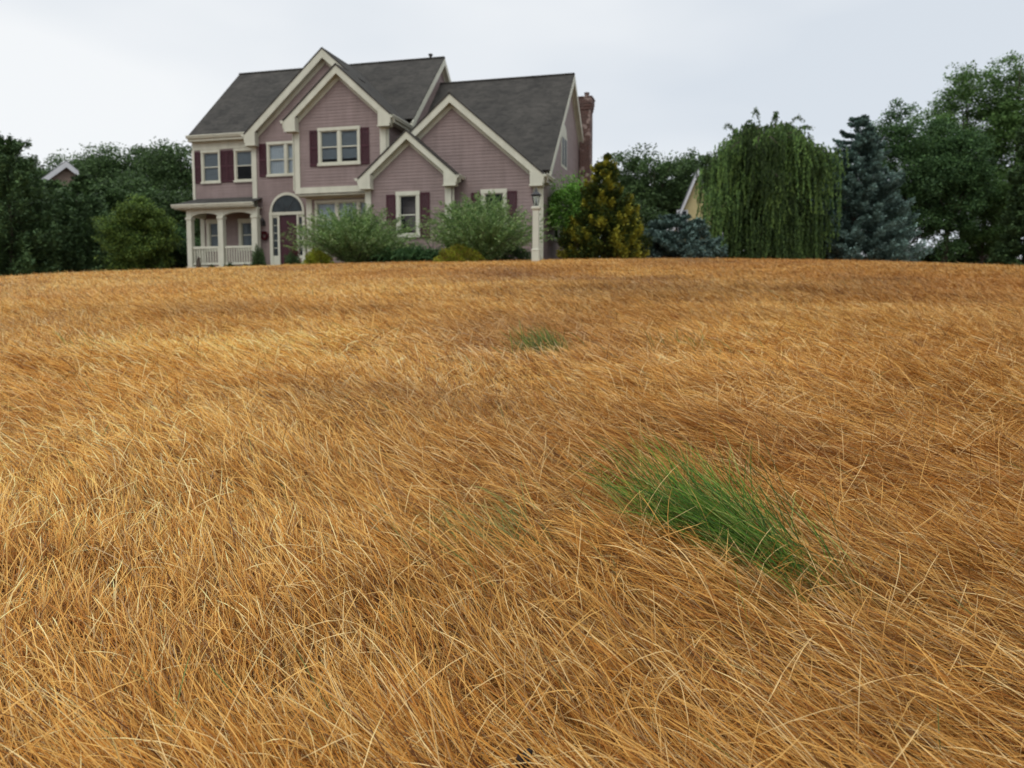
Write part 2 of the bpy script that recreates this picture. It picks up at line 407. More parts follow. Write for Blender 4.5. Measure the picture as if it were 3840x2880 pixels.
dull = np.clip(vnoise(rx, ry * .45, 1.9, 120) * .9 + .35 * vnoise(rx, ry, .6, 130) - .15, 0, 1) * np.clip((ry - 1.2) / 4, .15, 1)
col = col * (1 - dull[:, None] * np.array([.36, .36, .12]))
col = col * rng.uniform(.82, 1.16, N)[:, None]
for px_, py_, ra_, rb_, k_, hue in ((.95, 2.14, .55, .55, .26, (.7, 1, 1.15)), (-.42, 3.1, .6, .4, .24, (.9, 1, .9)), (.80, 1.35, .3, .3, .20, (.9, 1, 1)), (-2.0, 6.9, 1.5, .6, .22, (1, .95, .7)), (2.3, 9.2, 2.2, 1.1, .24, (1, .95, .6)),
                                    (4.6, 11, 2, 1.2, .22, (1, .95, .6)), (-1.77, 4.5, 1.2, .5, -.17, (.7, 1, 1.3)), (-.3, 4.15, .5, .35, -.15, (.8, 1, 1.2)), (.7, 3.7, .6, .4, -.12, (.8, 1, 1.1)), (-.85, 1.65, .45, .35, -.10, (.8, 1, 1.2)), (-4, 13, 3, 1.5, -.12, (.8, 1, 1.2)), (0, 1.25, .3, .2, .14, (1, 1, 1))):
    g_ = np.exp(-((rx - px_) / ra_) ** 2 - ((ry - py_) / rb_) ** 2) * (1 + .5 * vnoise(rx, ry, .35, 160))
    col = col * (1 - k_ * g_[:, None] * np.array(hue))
col = col * (1 - far[:, None] * np.array([-.03, -.04, -.08]))
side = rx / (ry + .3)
col = col * (1 - np.clip(.10 + .34 * side + .22 * vnoise(rx, ry, 1.3, 150), -.08, .26)[:, None] * np.array([.75, .9, 1.0]))  # broad shading put into the blade colour, darker toward the right
lift = rng.random(N) ** 1.6 * (.040 + .014 * n2) + np.where(frag, .022 * rng.random(N), 0)
root = np.stack([rx, ry, ground(rx, ry) - .004 + lift], -1)
tipc = col * np.array([1.24, 1.24, 1.16]); rootc = col * np.array([.62, .48, .36])  # shaded gaps and bright tips painted along each blade
Vs, Fs, Cs = [], [], []; off = 0
for lo, hi, ns_ in ((0, 1.7, 6), (1.7, 5, 4), (5, 40, 2)):
    k = (ry >= lo) & (ry < hi)
    if not k.any(): continue
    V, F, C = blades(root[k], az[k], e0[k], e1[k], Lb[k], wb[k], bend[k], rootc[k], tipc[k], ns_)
    Vs.append(V); Fs.append(F + off); Cs.append(C); off += len(V)
Vg = np.concatenate(Vs)
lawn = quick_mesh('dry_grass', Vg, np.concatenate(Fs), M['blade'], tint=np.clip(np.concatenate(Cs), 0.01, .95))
props(lawn, 'straw coloured dead lawn grass combed over the slope', 'grass', kind='stuff')

def green_tuft(cx, cy, n_, sx_, sy_, ang, Lm, wmm, pal_, label, upright=0.0, spread=14):
    """A live tuft in the dead lawn. Elongated by sx_, sy_ and turned by ang."""
    a = rng.normal(0, 1, n_) * sx_; b = rng.normal(0, 1, n_) * sy_ * (1 + .5 * np.sin(a / sx_ * 1.7))
    k_ = rng.random(n_) < .16; a = np.where(k_, a * 1.15, a); b = np.where(k_, b * 2.2, b)
    x = cx + a * math.cos(ang) - b * math.sin(ang); y = cy + a * math.sin(ang) + b * math.cos(ang)
    z = ground(x, y); gz = float(ground(cx, cy))
    o = empty('green_grass_tuft', (cx, cy, gz))
    rt = np.stack([x - cx, y - cy, z - gz - .003], -1)
    c = pick(pal_, [3, 3, 2, 1][:len(pal_)], n_) * rng.uniform(.8, 1.2, n_)[:, None]
    V, F, C = blades(rt, R(138) + rng.normal(0, R(spread), n_), R(52) + upright + rng.normal(0, R(13), n_), R(10) + upright + rng.normal(0, R(15), n_),
                     np.clip(rng.normal(Lm, Lm * .25, n_), .05, .4), wmm * rng.uniform(.7, 1.2, n_), rng.normal(0, R(16), n_), c * .75, c * 1.1, 6)
    quick_mesh('foliage', V, F, M['blade'], o, tint=C)
    return props(o, label, 'grass tuft', 'live tufts in the dead lawn')
GRN = [(.060, .135, .013), (.125, .24, .026), (.026, .075, .012), (.30, .34, .09)]
GR2 = [(.13, .17, .035), (.19, .22, .055), (.08, .11, .03)]
GR3 = [(.22, .24, .06), (.30, .28, .09), (.14, .19, .05)]
green_tuft(.468, 1.615, 1150, .130, .036, R(114), .22, .0013, GRN, 'large bright green tuft of living grass in the near lawn', R(9), 20)
green_tuft(.19, 4.32, 240, .06, .045, R(150), .17, .0032, GR2, 'small dark green tuft in mid lawn below the house shrubs', R(26), 24)
green_tuft(1.02, 4.6, 50, .13, .05, R(150), .15, .0030, GR2, 'sparse grey green wisps of grass beside the mid lawn tuft', R(18), 26)
green_tuft(.02, 1.64, 260, .06, .055, R(130), .17, .0013, GR3, 'faint yellowish green wisps between the straw left of the bright tuft', 0, 22)
green_tuft(-2.2, 4.4, 70, .12, .05, R(150), .14, .0030, GR3, 'faint olive green patch of grass far over to the left of the lawn', R(6), 22)

def clod(cx, cy, r_, label):
    o = empty('dirt_clod', (cx, cy, float(ground(cx, cy))))
    b = MB(); N_ = 10
    pr = [(.02, 0), (.75, .12), (1, .45), (.85, .8), (.45, 1.02), (.05, 1.08)]
    b.lathe([(r_ * q, r_ * h * 1.1) for q, h in pr], 0, 0, N_)
    b.v = [(x * (1 + .25 * math.sin(9 * y / r_ + 2)), y * (1 + .2 * math.sin(7 * z / r_)), z + .12 * r_ * math.sin(5 * x / r_)) for x, y, z in b.v]
    b.lathe([(r_ * .5 * q, r_ * (.9 + h * .7)) for q, h in pr], r_ * .5, r_ * .2, N_)
    b.build('soil_lump', M['clod'], o, True)
    return props(o, label, 'dirt clod')
M['clod'] = noise_mat('dark_soil', (.012, .01, .009), (.03, .024, .02), 60, .9, bump=.8, bscale=300)
c1 = clod(.013, .905, .011, 'dark brown clod of soil at the bottom edge of the lawn'); c1.location.z += .062

# ------------------------------------------------------------------ the house
U0, V0, Z0 = -13.0, 33.0, 1.7
EX = Vector((math.sin(R(75.4)), -math.cos(R(75.4)), 0)); EY = Vector((math.cos(R(75.4)), math.sin(R(75.4)), 0))
def hw_(u, v, z=0): return EX * u + EY * v + Vector((0, 0, z))       # house axes to world
house = empty('suburban_house', hw_(U0, V0, Z0), -R(14.6))
props(house, 'mauve clapboard house with cream trim, maroon shutters and grey gabled roofs', 'house')
FR = lambda vp: (lambda s, o, z: (s - U0, vp + o - V0, z - Z0))       # front facing plane at v = vp; off grows inward
SR = lambda up: (lambda s, o, z: (up - o - U0, s - V0, z - Z0))       # right facing plane at u = up
SL = lambda up: (lambda s, o, z: (up + o - U0, s - V0, z - Z0))       # left facing plane
HM = lambda a, b, c: (a - U0, b - V0, c - Z0)                         # house axes directly
BASE = 1.15

def span(poly, z):
    xs = []
    for (a, c), (b, d) in zip(poly, poly[1:] + poly[:1]):
        if abs(c - d) < 1e-9: continue
        if min(c, d) - 1e-6 <= z <= max(c, d) + 1e-6: xs.append(a + (b - a) * (z - c) / (d - c))
    return (min(xs), max(xs)) if xs else None

def wall(name, fm, poly, holes=(), expo=.12, mat_=None):
    """A clapboard wall: overlapping boards clipped to the outline, with openings, and a back layer."""
    b = MB(fm)
    z0 = min(q[1] for q in poly); z1 = max(q[1] for q in poly)
    cuts = {z0, z1} | {q[1] for q in poly} | {h[2] for h in holes} | {h[3] for h in holes}
    k = math.floor(z0 / expo)
    while k * expo < z1: cuts.add(k * expo); k += 1
    zs = sorted(q for q in cuts if z0 - 1e-9 <= q <= z1 + 1e-9)
    for a, c in zip(zs, zs[1:]):
        if c - a < 1e-4: continue
        s0 = span(poly, a + 1e-5); s1 = span(poly, c - 1e-5)
        if not s0 or not s1: continue
        r0 = math.floor((a + c) / 2 / expo) * expo
        o0 = -.014 * (1 - (a - r0) / expo) ; o1 = -.014 * (1 - (c - r0) / expo)
        mid = (a + c) / 2
        hs = sorted((h[0], h[1]) for h in holes if h[2] < mid < h[3])
        lo = (s0[0], s1[0]); segs = []
        for h0, h1 in hs: segs.append((lo, (h0, h0))); lo = (h1, h1)
        segs.append((lo, (s0[1], s1[1])))
        for (l0, l1), (q0, q1) in segs:
            if q0 - l0 < 1e-3 and q1 - l1 < 1e-3: continue
            b.face([(l0, o0, a), (q0, o0, a), (q1, o1, c), (l1, o1, c)])
            if abs(a - r0) < 1e-6: b.face([(l0, o0, a), (q0, o0, a), (q0, .004, a), (l0, .004, a)])
            b.face([(l0, .10, a), (q0, .10, a), (q1, .10, c), (l1, .10, c)])
    for h in holes:   # reveals
        b.face([(h[0], -.005, h[2]), (h[0], .10, h[2]), (h[0], .10, h[3]), (h[0], -.005, h[3])])
        b.face([(h[1], -.005, h[2]), (h[1], .10, h[2]), (h[1], .10, h[3]), (h[1], -.005, h[3])])
        b.face([(h[0], -.005, h[3]), (h[1], -.005, h[3]), (h[1], .10, h[3]), (h[0], .10, h[3])])
        b.face([(h[0], -.005, h[2]), (h[1], -.005, h[2]), (h[1], .10, h[2]), (h[0], .10, h[2])])
    return b.build(name, mat_ or M['siding'], house)

def window(fm, s0, s1, z0, z1, units=1, dress='blind', rail=True, sill=True, wc=.085, cover=(.0, 1.)):
    """Casing s0..s1, z0..z1. Children: sash, pane, blind or curtain. Returns the opening for the wall."""
    b = MB(fm)
    b.box(s0, s0 + wc, -.055, .03, z0 + wc, z1 - wc); b.box(s1 - wc, s1, -.055, .03, z0 + wc, z1 - wc)
    b.box(s0 - .015, s1 + .015, -.065, .03, z1 - wc, z1 + .02)
    b.box(s0 - (.03 if sill else 0), s1 + (.03 if sill else 0), -.085 if sill else -.055, .03, z0, z0 + wc)
    W = (s1 - s0 - 2 * wc); uw = (W - (units - 1) * .12) / units; rects = []
    for k in range(units):
        a = s0 + wc + k * (uw + .12); rects.append((a, a + uw))
        if k: b.box(a - .12, a, -.05, .03, z0 + wc, z1 - wc)
    o = b.build('window', M['trim'], house)
    sb = MB(fm); pb = MB(fm); db = MB(fm); za, zb = z0 + wc, z1 - wc; t_ = .035; zm = (za + zb) / 2
    for a, c in rects:
        sb.box(a, a + t_, -.01, .03, za, zb); sb.box(c - t_, c, -.01, .03, za, zb)
        sb.box(a + t_, c - t_, -.01, .03, za, za + t_ * 1.3); sb.box(a + t_, c - t_, -.01, .03, zb - t_, zb)
        if rail: sb.box(a + t_, c - t_, -.018, .03, zm - .02, zm + .02)
        pb.box(a + t_ * .5, c - t_ * .5, .008, .014, za + .01, zb - .01)
        d0 = za + (zb - za) * cover[0]; d1 = za + (zb - za) * cover[1]
        if dress == 'curtain':
            nn = 14
            for i_ in range(nn):
                q0 = a + (c - a) * i_ / nn; q1 = a + (c - a) * (i_ + 1) / nn
                oo = (.06, .075) if i_ % 2 else (.075, .06)
                db.slab([(q0, oo[0], d0), (q1, oo[1], d0), (q1, oo[1], d1), (q0, oo[0], d1)], (0, .004, 0))
        elif dress: db.box(a + .01, c - .01, .055, .062, d0, d1)
    sb.build('sash', M['trim'], o); pb.build('pane', M['glass'], o)
    if dress: db.build(dress, M[dress], o)
    else:
        rb = MB(fm); a, c = rects[0][0] - .05, rects[-1][1] + .05
        for q in ([(a, .75, za), (c, .75, za), (c, .75, zb), (a, .75, zb)], [(a, .1, za), (a, .75, za), (a, .75, zb), (a, .1, zb)], [(c, .1, za), (c, .75, za), (c, .75, zb), (c, .1, zb)],
                  [(a, .1, zb), (c, .1, zb), (c, .75, zb), (a, .75, zb)], [(a, .1, za), (c, .1, za), (c, .75, za), (a, .75, za)]): rb.face(q)
        rb.build('dark_backing', M['inner'], o)  # near-black box added behind the panes so the window stays dark
    return (s0 + wc * .5, s1 - wc * .5, z0 + wc * .5, z1 - wc * .5)

def shutter(fm, s0, s1, z0, z1):
    b = MB(fm); fwd = -.048; bk_ = -.021; st = .05
    b.box(s0, s0 + st, fwd, bk_, z0, z1); b.box(s1 - st, s1, fwd, bk_, z0, z1)
    zm = (z0 + z1) / 2
    for a, c in ((z0, z0 + .08), (zm - .04, zm + .04), (z1 - .07, z1)): b.box(s0 + st, s1 - st, fwd, bk_, a, c)
    for a, c in ((z0 + .08, zm - .04), (zm + .04, z1 - .07)):
        nn = int((c - a) / .045)
        for k in range(nn):
            q = a + (c - a) * k / nn; h = (c - a) / nn
            b.slab([(s0 + st, fwd + .004, q), (s1 - st, fwd + .004, q), (s1 - st, bk_ - .002, q + h * .95), (s0 + st, bk_ - .002, q + h * .95)], (0, .004, 0))
    return b.build('shutter', M['shutter'], house)

def cboard(fm, s0, s1, z0, z1, f0=-.045, f1=.0):
    b = MB(fm); b.box(s0, s1, f0, f1, z0, z1); return b.build('corner_board', M['trim'], house)

def gable_trim(vr, vw, pu, pz, lu, lz, ru, rz, left=True, right=True, lret=True, rret=True, fh=.27):
    """Rake boards at v=vr, soffit back to the wall at vw, frieze boards and the eave returns of a front gable."""
    for sgn, (eu, ez), on, ret in ((-1, (lu, lz), left, lret), (1, (ru, rz), right, rret)):
        if not on: continue
        b = MB(HM)
        L_ = math.hypot(eu - pu, ez - pz); du, dz = (eu - pu) / L_, (ez - pz) / L_
        vo = fh / abs(du)                          # vertical height of the board
        b.prism([(pu, pz), (eu, ez), (eu, ez - .10), (eu - sgn * .16, ez - .10 + 0), (eu - sgn * .16, ez - .16 * dz / du * sgn - vo), (pu, pz - vo)] if False else
                [(pu, pz), (eu, ez), (eu, ez - vo), (pu, pz - vo)], vr, vr + .04)
        if ret:
            iu = eu - sgn * .50; iz = ez - .50 * dz / du * sgn
            b.prism([(eu, ez - .02), (iu, iz - vo + .02), (iu, ez - vo - .05), (eu - sgn * .06, ez - vo - .05), (eu + sgn * .03, ez - .10)], vr - .012, vw - .001)
            b.prism([(eu, ez - vo - .05), (iu - sgn * .03, ez - vo - .05), (iu - sgn * .03, ez - vo - .10), (eu - sgn * .05, ez - vo - .10)], vr - .03, vw - .002)
        b.build('rake_board', M['trim'], house)
        s_ = MB(HM); cut = .5 if ret else 0
        q = (pu, pz - vo * .78); e_ = (eu - sgn * cut, ez - cut * dz / du * sgn - vo * .78)
        s_.slab([(q[0], vr + .04, q[1]), (e_[0], vr + .04, e_[1]), (e_[0], vw + .02, e_[1]), (q[0], vw + .02, q[1])], (0, 0, .02))
        s_.build('soffit', M['trim'], house)
        f_ = MB(HM); vv = .17 / abs(du); t0 = vo * .78
        cu = .42
        f_.prism([(pu, pz - t0), (eu - sgn * cu, ez - cu * dz / du * sgn - t0), (eu - sgn * cu, ez - cu * dz / du * sgn - t0 - vv), (pu, pz - t0 - vv)], vw - .035, vw - .0)
        f_.build('frieze_board', M['trim'], house)

def roof_plane(pts, th=.05):
    a, b_, c = (Vector(q) for q in pts[:3]); nrm = (b_ - a).cross(c - a).normalized()
    if nrm.z < 0: nrm = -nrm
    b = MB(HM); b.slab(pts, tuple(-nrm * th)); return b.build('roof', M['roof'], house)

# planes
mf_dark = noise_mat('dark_side_glass', (.006, .010, .009), (.016, .022, .02), 3.2, .35, 3, spec=.2)
vL, vB, vC, vC1, vF, vE, vP = 31.75, 31.45, 29.70, 30.30, 29.40, 29.80, 32.20
uR, uA, uC = -6.70, -12.50, -12.65

# openings first, then the walls that hold them
fL, fB, fC, fC1, fF, fE, fP = (FR(q) for q in (vL, vB, vC, vC1, vF, vE, vP))
hL = [window(fL, -22.05, -21.13, 5.59, 6.98, cover=(.0, 1)), window(fL, -20.45, -19.53, 5.59, 6.98, cover=(.5, 1))]
for a, b_ in ((-22.37, -22.08), (-21.11, -20.80), (-20.79, -20.48)): shutter(fL, a, b_, 5.62, 6.95)
hB = [window(fB, -18.71, -16.98, 5.70, 7.10, 2, 'curtain')]
shutter(fB, -19.08, -18.74, 5.72, 7.06)
hC = [window(fC, -15.45, -13.70, 5.70, 7.12, 2, 'blind', cover=(.14, 1), wc=.10)]
shutter(fC, -15.81, -15.48, 5.70, 7.06); shutter(fC, -13.67, -13.33, 5.70, 7.06)
hC1 = [window(fC1, -15.95, -13.15, 3.00, 4.47, 3, 'curtain')]
hF = [window(fF, -12.13, -11.20, 2.86, 4.55, 1, None, wc=.13)]
shutter(fF, -12.53, -12.16, 2.84, 4.47); shutter(fF, -11.17, -10.80, 2.84, 4.51)
hE = [window(fE, -8.93, -7.96, 2.86, 4.57, 1, None, wc=.13)]
shutter(fE, -9.32, -8.96, 2.84, 4.49); shutter(fE, -7.93, -7.57, 2.84, 4.50)
hP = [window(fP, -22.20, -21.27, 2.75, 4.12, 1, 'blind', wc=.14), window(fP, -20.62, -19.70, 2.75, 4.10, 1, 'blind', wc=.14)]
fS = lambda s, o, z: SR(uR)(s, o * .35 if abs(o) < .3 else o, z)
hS = [window(fS, 32.2, 33.2, 2.9, 4.3, 1, 'curtain'), window(fS, 35.6, 36.6, 2.9, 4.3, 1, 'curtain')]
b = MB(fS); b.box(33.60, 34.80, -.052, -.006, 6.0, 7.3); wS = b.build('window', M['trim'], house)
for a in (33.72, 34.27):
    b = MB(fS); b.box(a, a + .42, -.075, -.053, 6.1, 7.2); b.build('pane', mf_dark, wS)
b = MB(fS)
arch = [(33.66, 7.31), (34.74, 7.31)] + [(34.2 + .54 * math.cos(a), 7.31 + .46 * math.sin(a)) for a in np.linspace(0.05, math.pi - .05, 9)]
b.prism(arch, -.05, 0.0); b.build('arched_window_head', M['trim'], house)

door_hole = (-18.55, -17.10, 1.9, 4.18)
arch_c = (-17.83, 4.20); arch_r = .78
wall('wall', fL, [(-22.48, 4.6), (-19.3, 4.6), (-19.3, 7.5), (-22.48, 7.5)], hL)
wall('wall', fB, [(-19.40, BASE), (-12.5, BASE), (-12.5, 7.3), (-12.6, 7.55), (-16.0, 10.5), (-19.2, 7.65), (-19.40, 7.4)], hB + [door_hole])
wall('wall', fC, [(-16.46, 4.7), (-12.65, 4.7), (-12.65, 7.5), (-14.53, 9.2), (-16.46, 7.5)], hC)
wall('wall', fC1, [(-16.32, BASE), (-13.1, BASE), (-13.1, 4.75), (-16.32, 4.75)], hC1)
wall('wall', fF, [(-13.37, BASE), (-9.98, BASE), (-9.98, 5.15), (-11.6, 6.55), (-13.37, 5.05)], hF)
wall('wall', fE, [(-12.6, 4.5), (-10.3, BASE), (-6.70, BASE), (-6.70, 5.05), (-10.05, 7.85), (-12.6, 5.7)], hE)
wall('wall', fP, [(-22.48, BASE), (-19.3, BASE), (-19.3, 4.8), (-22.48, 4.8)], hP)
wall('wall', fS, [(vE, BASE), (40.1, BASE), (40.1, 5.4), (35.45, 9.93), (30.75, 5.36), (30.3, 5.0), (vE, 5.0)], hS)
wall('wall', SR(uA), [(31.5, 4), (39.3, 4), (39.3, 7.5), (35.5, 11.02), (31.7, 7.55), (31.5, 7.4)])
wall('wall', SR(uC), [(vC, 4), (31.5, 4), (31.5, 7.4), (vC, 7.4)])
wall('wall', SL(-22.48), [(vP, BASE), (39.3, BASE), (39.3, 7.5), (35.5, 11.0), (31.75, 7.5), (31.75, 4.7), (vP, 4.7)])
wall('wall', SL(-16.46), [(vC, 4.7), (31.45, 4.7), (31.45, 7.5), (vC, 7.5)])
wall('wall', SL(-16.32), [(vC1, BASE), (31.45, BASE), (31.45, 4.7), (vC1, 4.7)])
wall('wall', SL(-13.37), [(vF, BASE), (30.3, BASE), (30.3, 4.9), (vF, 4.9)])
wall('wall', SR(-9.98), [(vF, BASE), (vE, BASE), (vE, 4.9), (vF, 4.9)])
wall('wall', SL(-19.40), [(vB, BASE), (vP, BASE), (vP, 7.4), (vB, 7.4)])
b = MB(HM); b.box(-22.4, -6.8, 39.9, 40.0, BASE, 5.3); b.box(-22.4, -12.7, 39.2, 39.3, 5.3, 7.5); b.build('rear_wall', M['siding'], house)
b = MB(HM); b.box(-16.44, -12.7, vC + .02, 31.4, 4.6, 4.66); b.build('overhang_soffit', M['trim'], house)

# roofs
EZ = 7.58
roof_plane([(-22.48, 31.43, EZ), (-19.30, 31.43, EZ), (-19.30, 35.5, 11.25), (-22.48, 35.5, 11.25)])
roof_plane([(-19.29, 31.66, EZ + .205), (-12.30, 31.66, EZ + .205), (-12.30, 35.5, 11.25), (-19.29, 35.5, 11.25)])
roof_plane([(-22.48, 35.5, 11.25), (-12.30, 35.5, 11.25), (-12.30, 39.65, 7.5), (-22.48, 39.65, 7.5)])
roof_plane([(-19.62, 31.13, 7.46), (-15.98, 31.13, 10.67), (-15.98, 35.6, 10.67), (-19.62, 35.6, 7.46)])
roof_plane([(-12.34, 31.13, 7.46), (-15.98, 31.13, 10.67), (-15.98, 35.0, 10.67), (-12.34, 31.64, 7.46)])
roof_plane([(-16.80, 29.37, 7.46), (-14.53, 29.37, 9.44), (-14.53, 32.0, 9.44), (-16.80, 31.44, 7.46)])
roof_plane([(-12.32, 29.37, 7.46), (-14.53, 29.37, 9.44), (-14.53, 31.12, 9.44), (-12.32, 31.12, 7.46)])
roof_plane([(-12.62, 29.47, 5.92), (-10.05, 29.47, 8.11), (-10.05, 34.6, 8.11), (-12.62, 34.6, 5.92)])
roof_plane([(-6.50, 29.47, 5.05), (-10.05, 29.47, 8.11), (-10.05, 33.8, 8.11), (-6.50, 30.6, 5.05)])
roof_plane([(-13.57, 29.07, 5.08), (-11.60, 29.07, 6.77), (-11.60, 29.69, 6.77), (-13.57, 29.69, 5.08)])
roof_plane([(-9.64, 29.07, 5.08), (-11.60, 29.07, 6.77), (-11.60, 29.79, 6.77), (-9.64, 29.79, 5.08)])
roof_plane([(-12.52, 30.55, 5.34), (-6.50, 30.55, 5.34), (-6.50, 35.45, 10.12), (-12.52, 35.45, 10.12)])
roof_plane([(-12.52, 35.45, 10.12), (-6.50, 35.45, 10.12), (-6.50, 40.4, 5.3), (-12.52, 40.4, 5.3)])
for a, c, vv, zz in ((-22.48, -12.3, 35.5, 11.25), (-12.5, -6.5, 35.45, 10.12)):
    b = MB(HM); b.prism([(a, zz + .03), (c, zz + .03), (c, zz - .03), (a, zz - .03)], vv - .07, vv + .07); b.build('ridge_cap', M['roof'], house)

gable_trim(31.15, vB, -15.98, 10.62, -19.60, 7.42, -12.36, 7.42, rret=False)
gable_trim(29.40, vC, -14.53, 9.39, -16.78, 7.43, -12.34, 7.43, fh=.24)
gable_trim(29.50, vE, -10.05, 8.06, -12.62, 5.87, -6.52, 5.02, lret=False, fh=.24)
gable_trim(29.10, vF, -11.60, 6.72, -13.56, 5.06, -9.66, 5.06, fh=.22)

def side_rake(uo, uw, pts, name='rake_board'):
    """Rake boards of a right facing gable: pts lists (v, z) from the front eave over the ridge to the rear eave."""
    for (a, c), (b1, d) in zip(pts, pts[1:]):
        b = MB(HM); L_ = math.hypot(b1 - a, d - c); vo = .22 * L_ / abs(b1 - a)
        b.slab([(uo - .03, a, c), (uo - .03, b1, d), (uo - .03, b1, d - vo), (uo - .03, a, c - vo)], (.045, 0, 0))
        b.build(name, M['trim'], house)
        s_ = MB(HM); s_.slab([(uo - .03, a, c - vo * .8), (uo - .03, b1, d - vo * .8), (uw - .01, b1, d - vo * .8), (uw - .01, a, c - vo * .8)], (0, 0, .02)); s_.build('soffit', M['trim'], house)
        f_ = MB(HM); f_.slab([(uw, a + .1, c - vo * .8), (uw, b1, d - vo * .8), (uw, b1, d - vo * 1.55), (uw, a + .1, c - vo * 1.55)], (.03, 0, 0)); f_.build('frieze_board', M['trim'], house)
side_rake(-12.30, uA, [(31.55, 7.62), (35.5, 11.20), (39.6, 7.5)])
side_rake(-6.50, uR, [(30.60, 5.34), (35.45, 10.08), (40.4, 5.28)])

# main eave, gutters, downspouts
def gutter(pa, pb, w=.12, h=.12):
    b = MB(HM); A = Vector(pa); B_ = Vector(pb); d = (B_ - A).normalized(); sd_ = Vector((d.y, -d.x, 0)) * w
    prof = [(0, 0), (0, -h), (.6, -h), (.85, -h * .45), (1, -h * .35), (1, 0), (.93, 0), (.93, -h * .3), (.1, -h * .85), (.07, 0)]
    i = len(b.v); k = len(prof)
    for Q in (A, B_): b.v += [HM(*(Q + sd_ * q + Vector((0, 0, z)))) for q, z in prof]
    for j in range(k): b.f.append((i + j, i + k + j, i + k + (j + 1) % k, i + (j + 1) % k))
    b.f.append(tuple(range(k))); b.f.append(tuple(range(2 * k - 1, k - 1, -1)))
    return b.build('gutter', M['trim'], house)
b = MB(HM)
b.box(-22.50, -19.44, 31.45, 31.49, 7.34, 7.55); b.box(-22.50, -19.44, 31.49, 31.76, 7.335, 7.355)
b.build('eave_fascia', M['trim'], house)
gutter((-22.52, 31.449, 7.58), (-19.55, 31.449, 7.58), h=.13)
b = MB(fL); b.box(-22.48, -19.41, -.04, 0, 7.02, 7.335); b.build('frieze_board', M['trim'], house)
gutter((-12.33, 29.35, 7.42), (-12.33, 31.6, 7.42), .12, .12)      # beside the middle gable
b = MB(HM); b.box(-12.62, -12.33, 29.7, 31.6, 7.20, 7.22); b.box(-12.37, -12.335, 29.45, 31.6, 7.2, 7.42); b.build('eave_soffit', M['trim'], house)
gutter((-9.64, 29.05, 5.07), (-9.64, 29.78, 5.07), .11, .11)
gutter((-6.50, 29.45, 5.04), (-6.50, 30.75, 5.04), .13, .12)
b = MB(HM); b.box(-6.69, -6.51, 29.8, 30.8, 4.80, 4.83); b.build('eave_soffit', M['trim'], house)
b = MB(HM); b.prism([(-19.74, 7.44), (-19.60, 7.44), (-19.60, 7.34), (-19.68, 7.34)], 31.12, 31.4); b.build('gutter', M['trim'], house)
b = MB(HM); b.prism([(-16.92, 7.44), (-16.78, 7.44), (-16.78, 7.34), (-16.86, 7.34)], 29.37, 31.4); b.build('gutter', M['trim'], house)
b = MB(HM); b.prism([(-13.70, 5.08), (-13.56, 5.08), (-13.56, 4.98), (-13.64, 4.98)], 29.07, 29.69); b.build('gutter', M['trim'], house)

def downspout(pts, r=.038):
    b = MB(HM); b.tube(pts, [r] * len(pts), 4); return b.build('downspout', M['trim'], house)
downspout([(-16.84, 29.5, 7.33), (-16.84, 29.5, 7.2), (-16.52, 29.68, 7.0), (-16.52, 29.68, 4.8)])
downspout([(-12.26, 29.5, 7.3), (-12.26, 29.55, 7.18), (-12.58, 29.76, 7.0), (-12.58, 29.76, 5.9)])
downspout([(-9.58, 29.2, 4.96), (-9.58, 29.25, 4.85), (-9.91, 29.46, 4.66), (-9.91, 29.46, 1.7)])
downspout([(-6.43, 29.7, 4.92), (-6.43, 29.7, 4.85), (-6.63, 29.86, 4.7), (-6.63, 29.86, 1.7)])

# corner boards and bands
cboard(fL, -22.50, -22.385, 4.88, 7.02); cboard(fB, -19.42, -19.21, 1.6, 7.15)
cboard(fC, -16.47, -16.25, 4.7, 7.1); cboard(fC, -12.88, -12.63, 4.9, 7.1)
cboard(fC1, -16.33, -16.09, 1.6, 4.57); cboard(fF, -13.38, -13.15, 1.6, 4.78); cboard(fF, -10.20, -9.96, 1.6, 4.78)
cboard(fE, -6.95, -6.68, 1.6, 4.74); cboard(SR(uR), 29.80, 29.98, 1.6, 4.8); cboard(SR(uC), 29.72, 29.90, 5.5, 7.2)
cboard(SL(-22.48), 31.78, 31.95, 4.9, 7.3); cboard(fP, -22.50, -22.30, 1.6, 4.35); cboard(SR(uR), 39.9, 40.1, 1.6, 5.2)
b = MB(fC); b.box(-16.47, -12.66, -.055, 0, 4.68, 4.91); b.build('band_board', M['trim'], house)
b = MB(fC1); b.box(-16.09, -13.2, -.04, 0, 4.54, 4.655); b.build('frieze_board', M['trim'], house)

# entrance: arched head, door, sidelights
b = MB(fB)
ar = [(arch_c[0] + .80 * math.cos(a), arch_c[1] + .84 * math.sin(a)) for a in np.linspace(0, math.pi, 25)]
ai = [(arch_c[0] + .70 * math.cos(a), arch_c[1] + .06 + .67 * math.sin(a)) for a in np.linspace(0, math.pi, 25)]
for k in range(24):
    q = [ar[k], ar[k + 1], ai[k + 1], ai[k]]; b.prism(q, -.07, -.0)
b.box(-18.66, -17.02, -.075, .02, 4.12, 4.24)
b.box(-18.66, -18.52, -.06, .02, 1.75, 4.12); b.box(-17.15, -17.02, -.06, .02, 1.75, 4.12)
b.box(-18.29, -18.20, -.05, .03, 1.75, 4.12); b.box(-17.40, -17.31, -.05, .03, 1.75, 4.12)
b.box(-18.52, -18.29, -.03, .03, 1.9, 2.45); b.box(-17.31, -17.15, -.03, .03, 1.9, 2.45)
b.box(-18.52, -18.29, -.03, .03, 4.02, 4.12); b.box(-17.31, -17.15, -.03, .03, 4.02, 4.12)
b.build('door_surround', M['trim'], house)
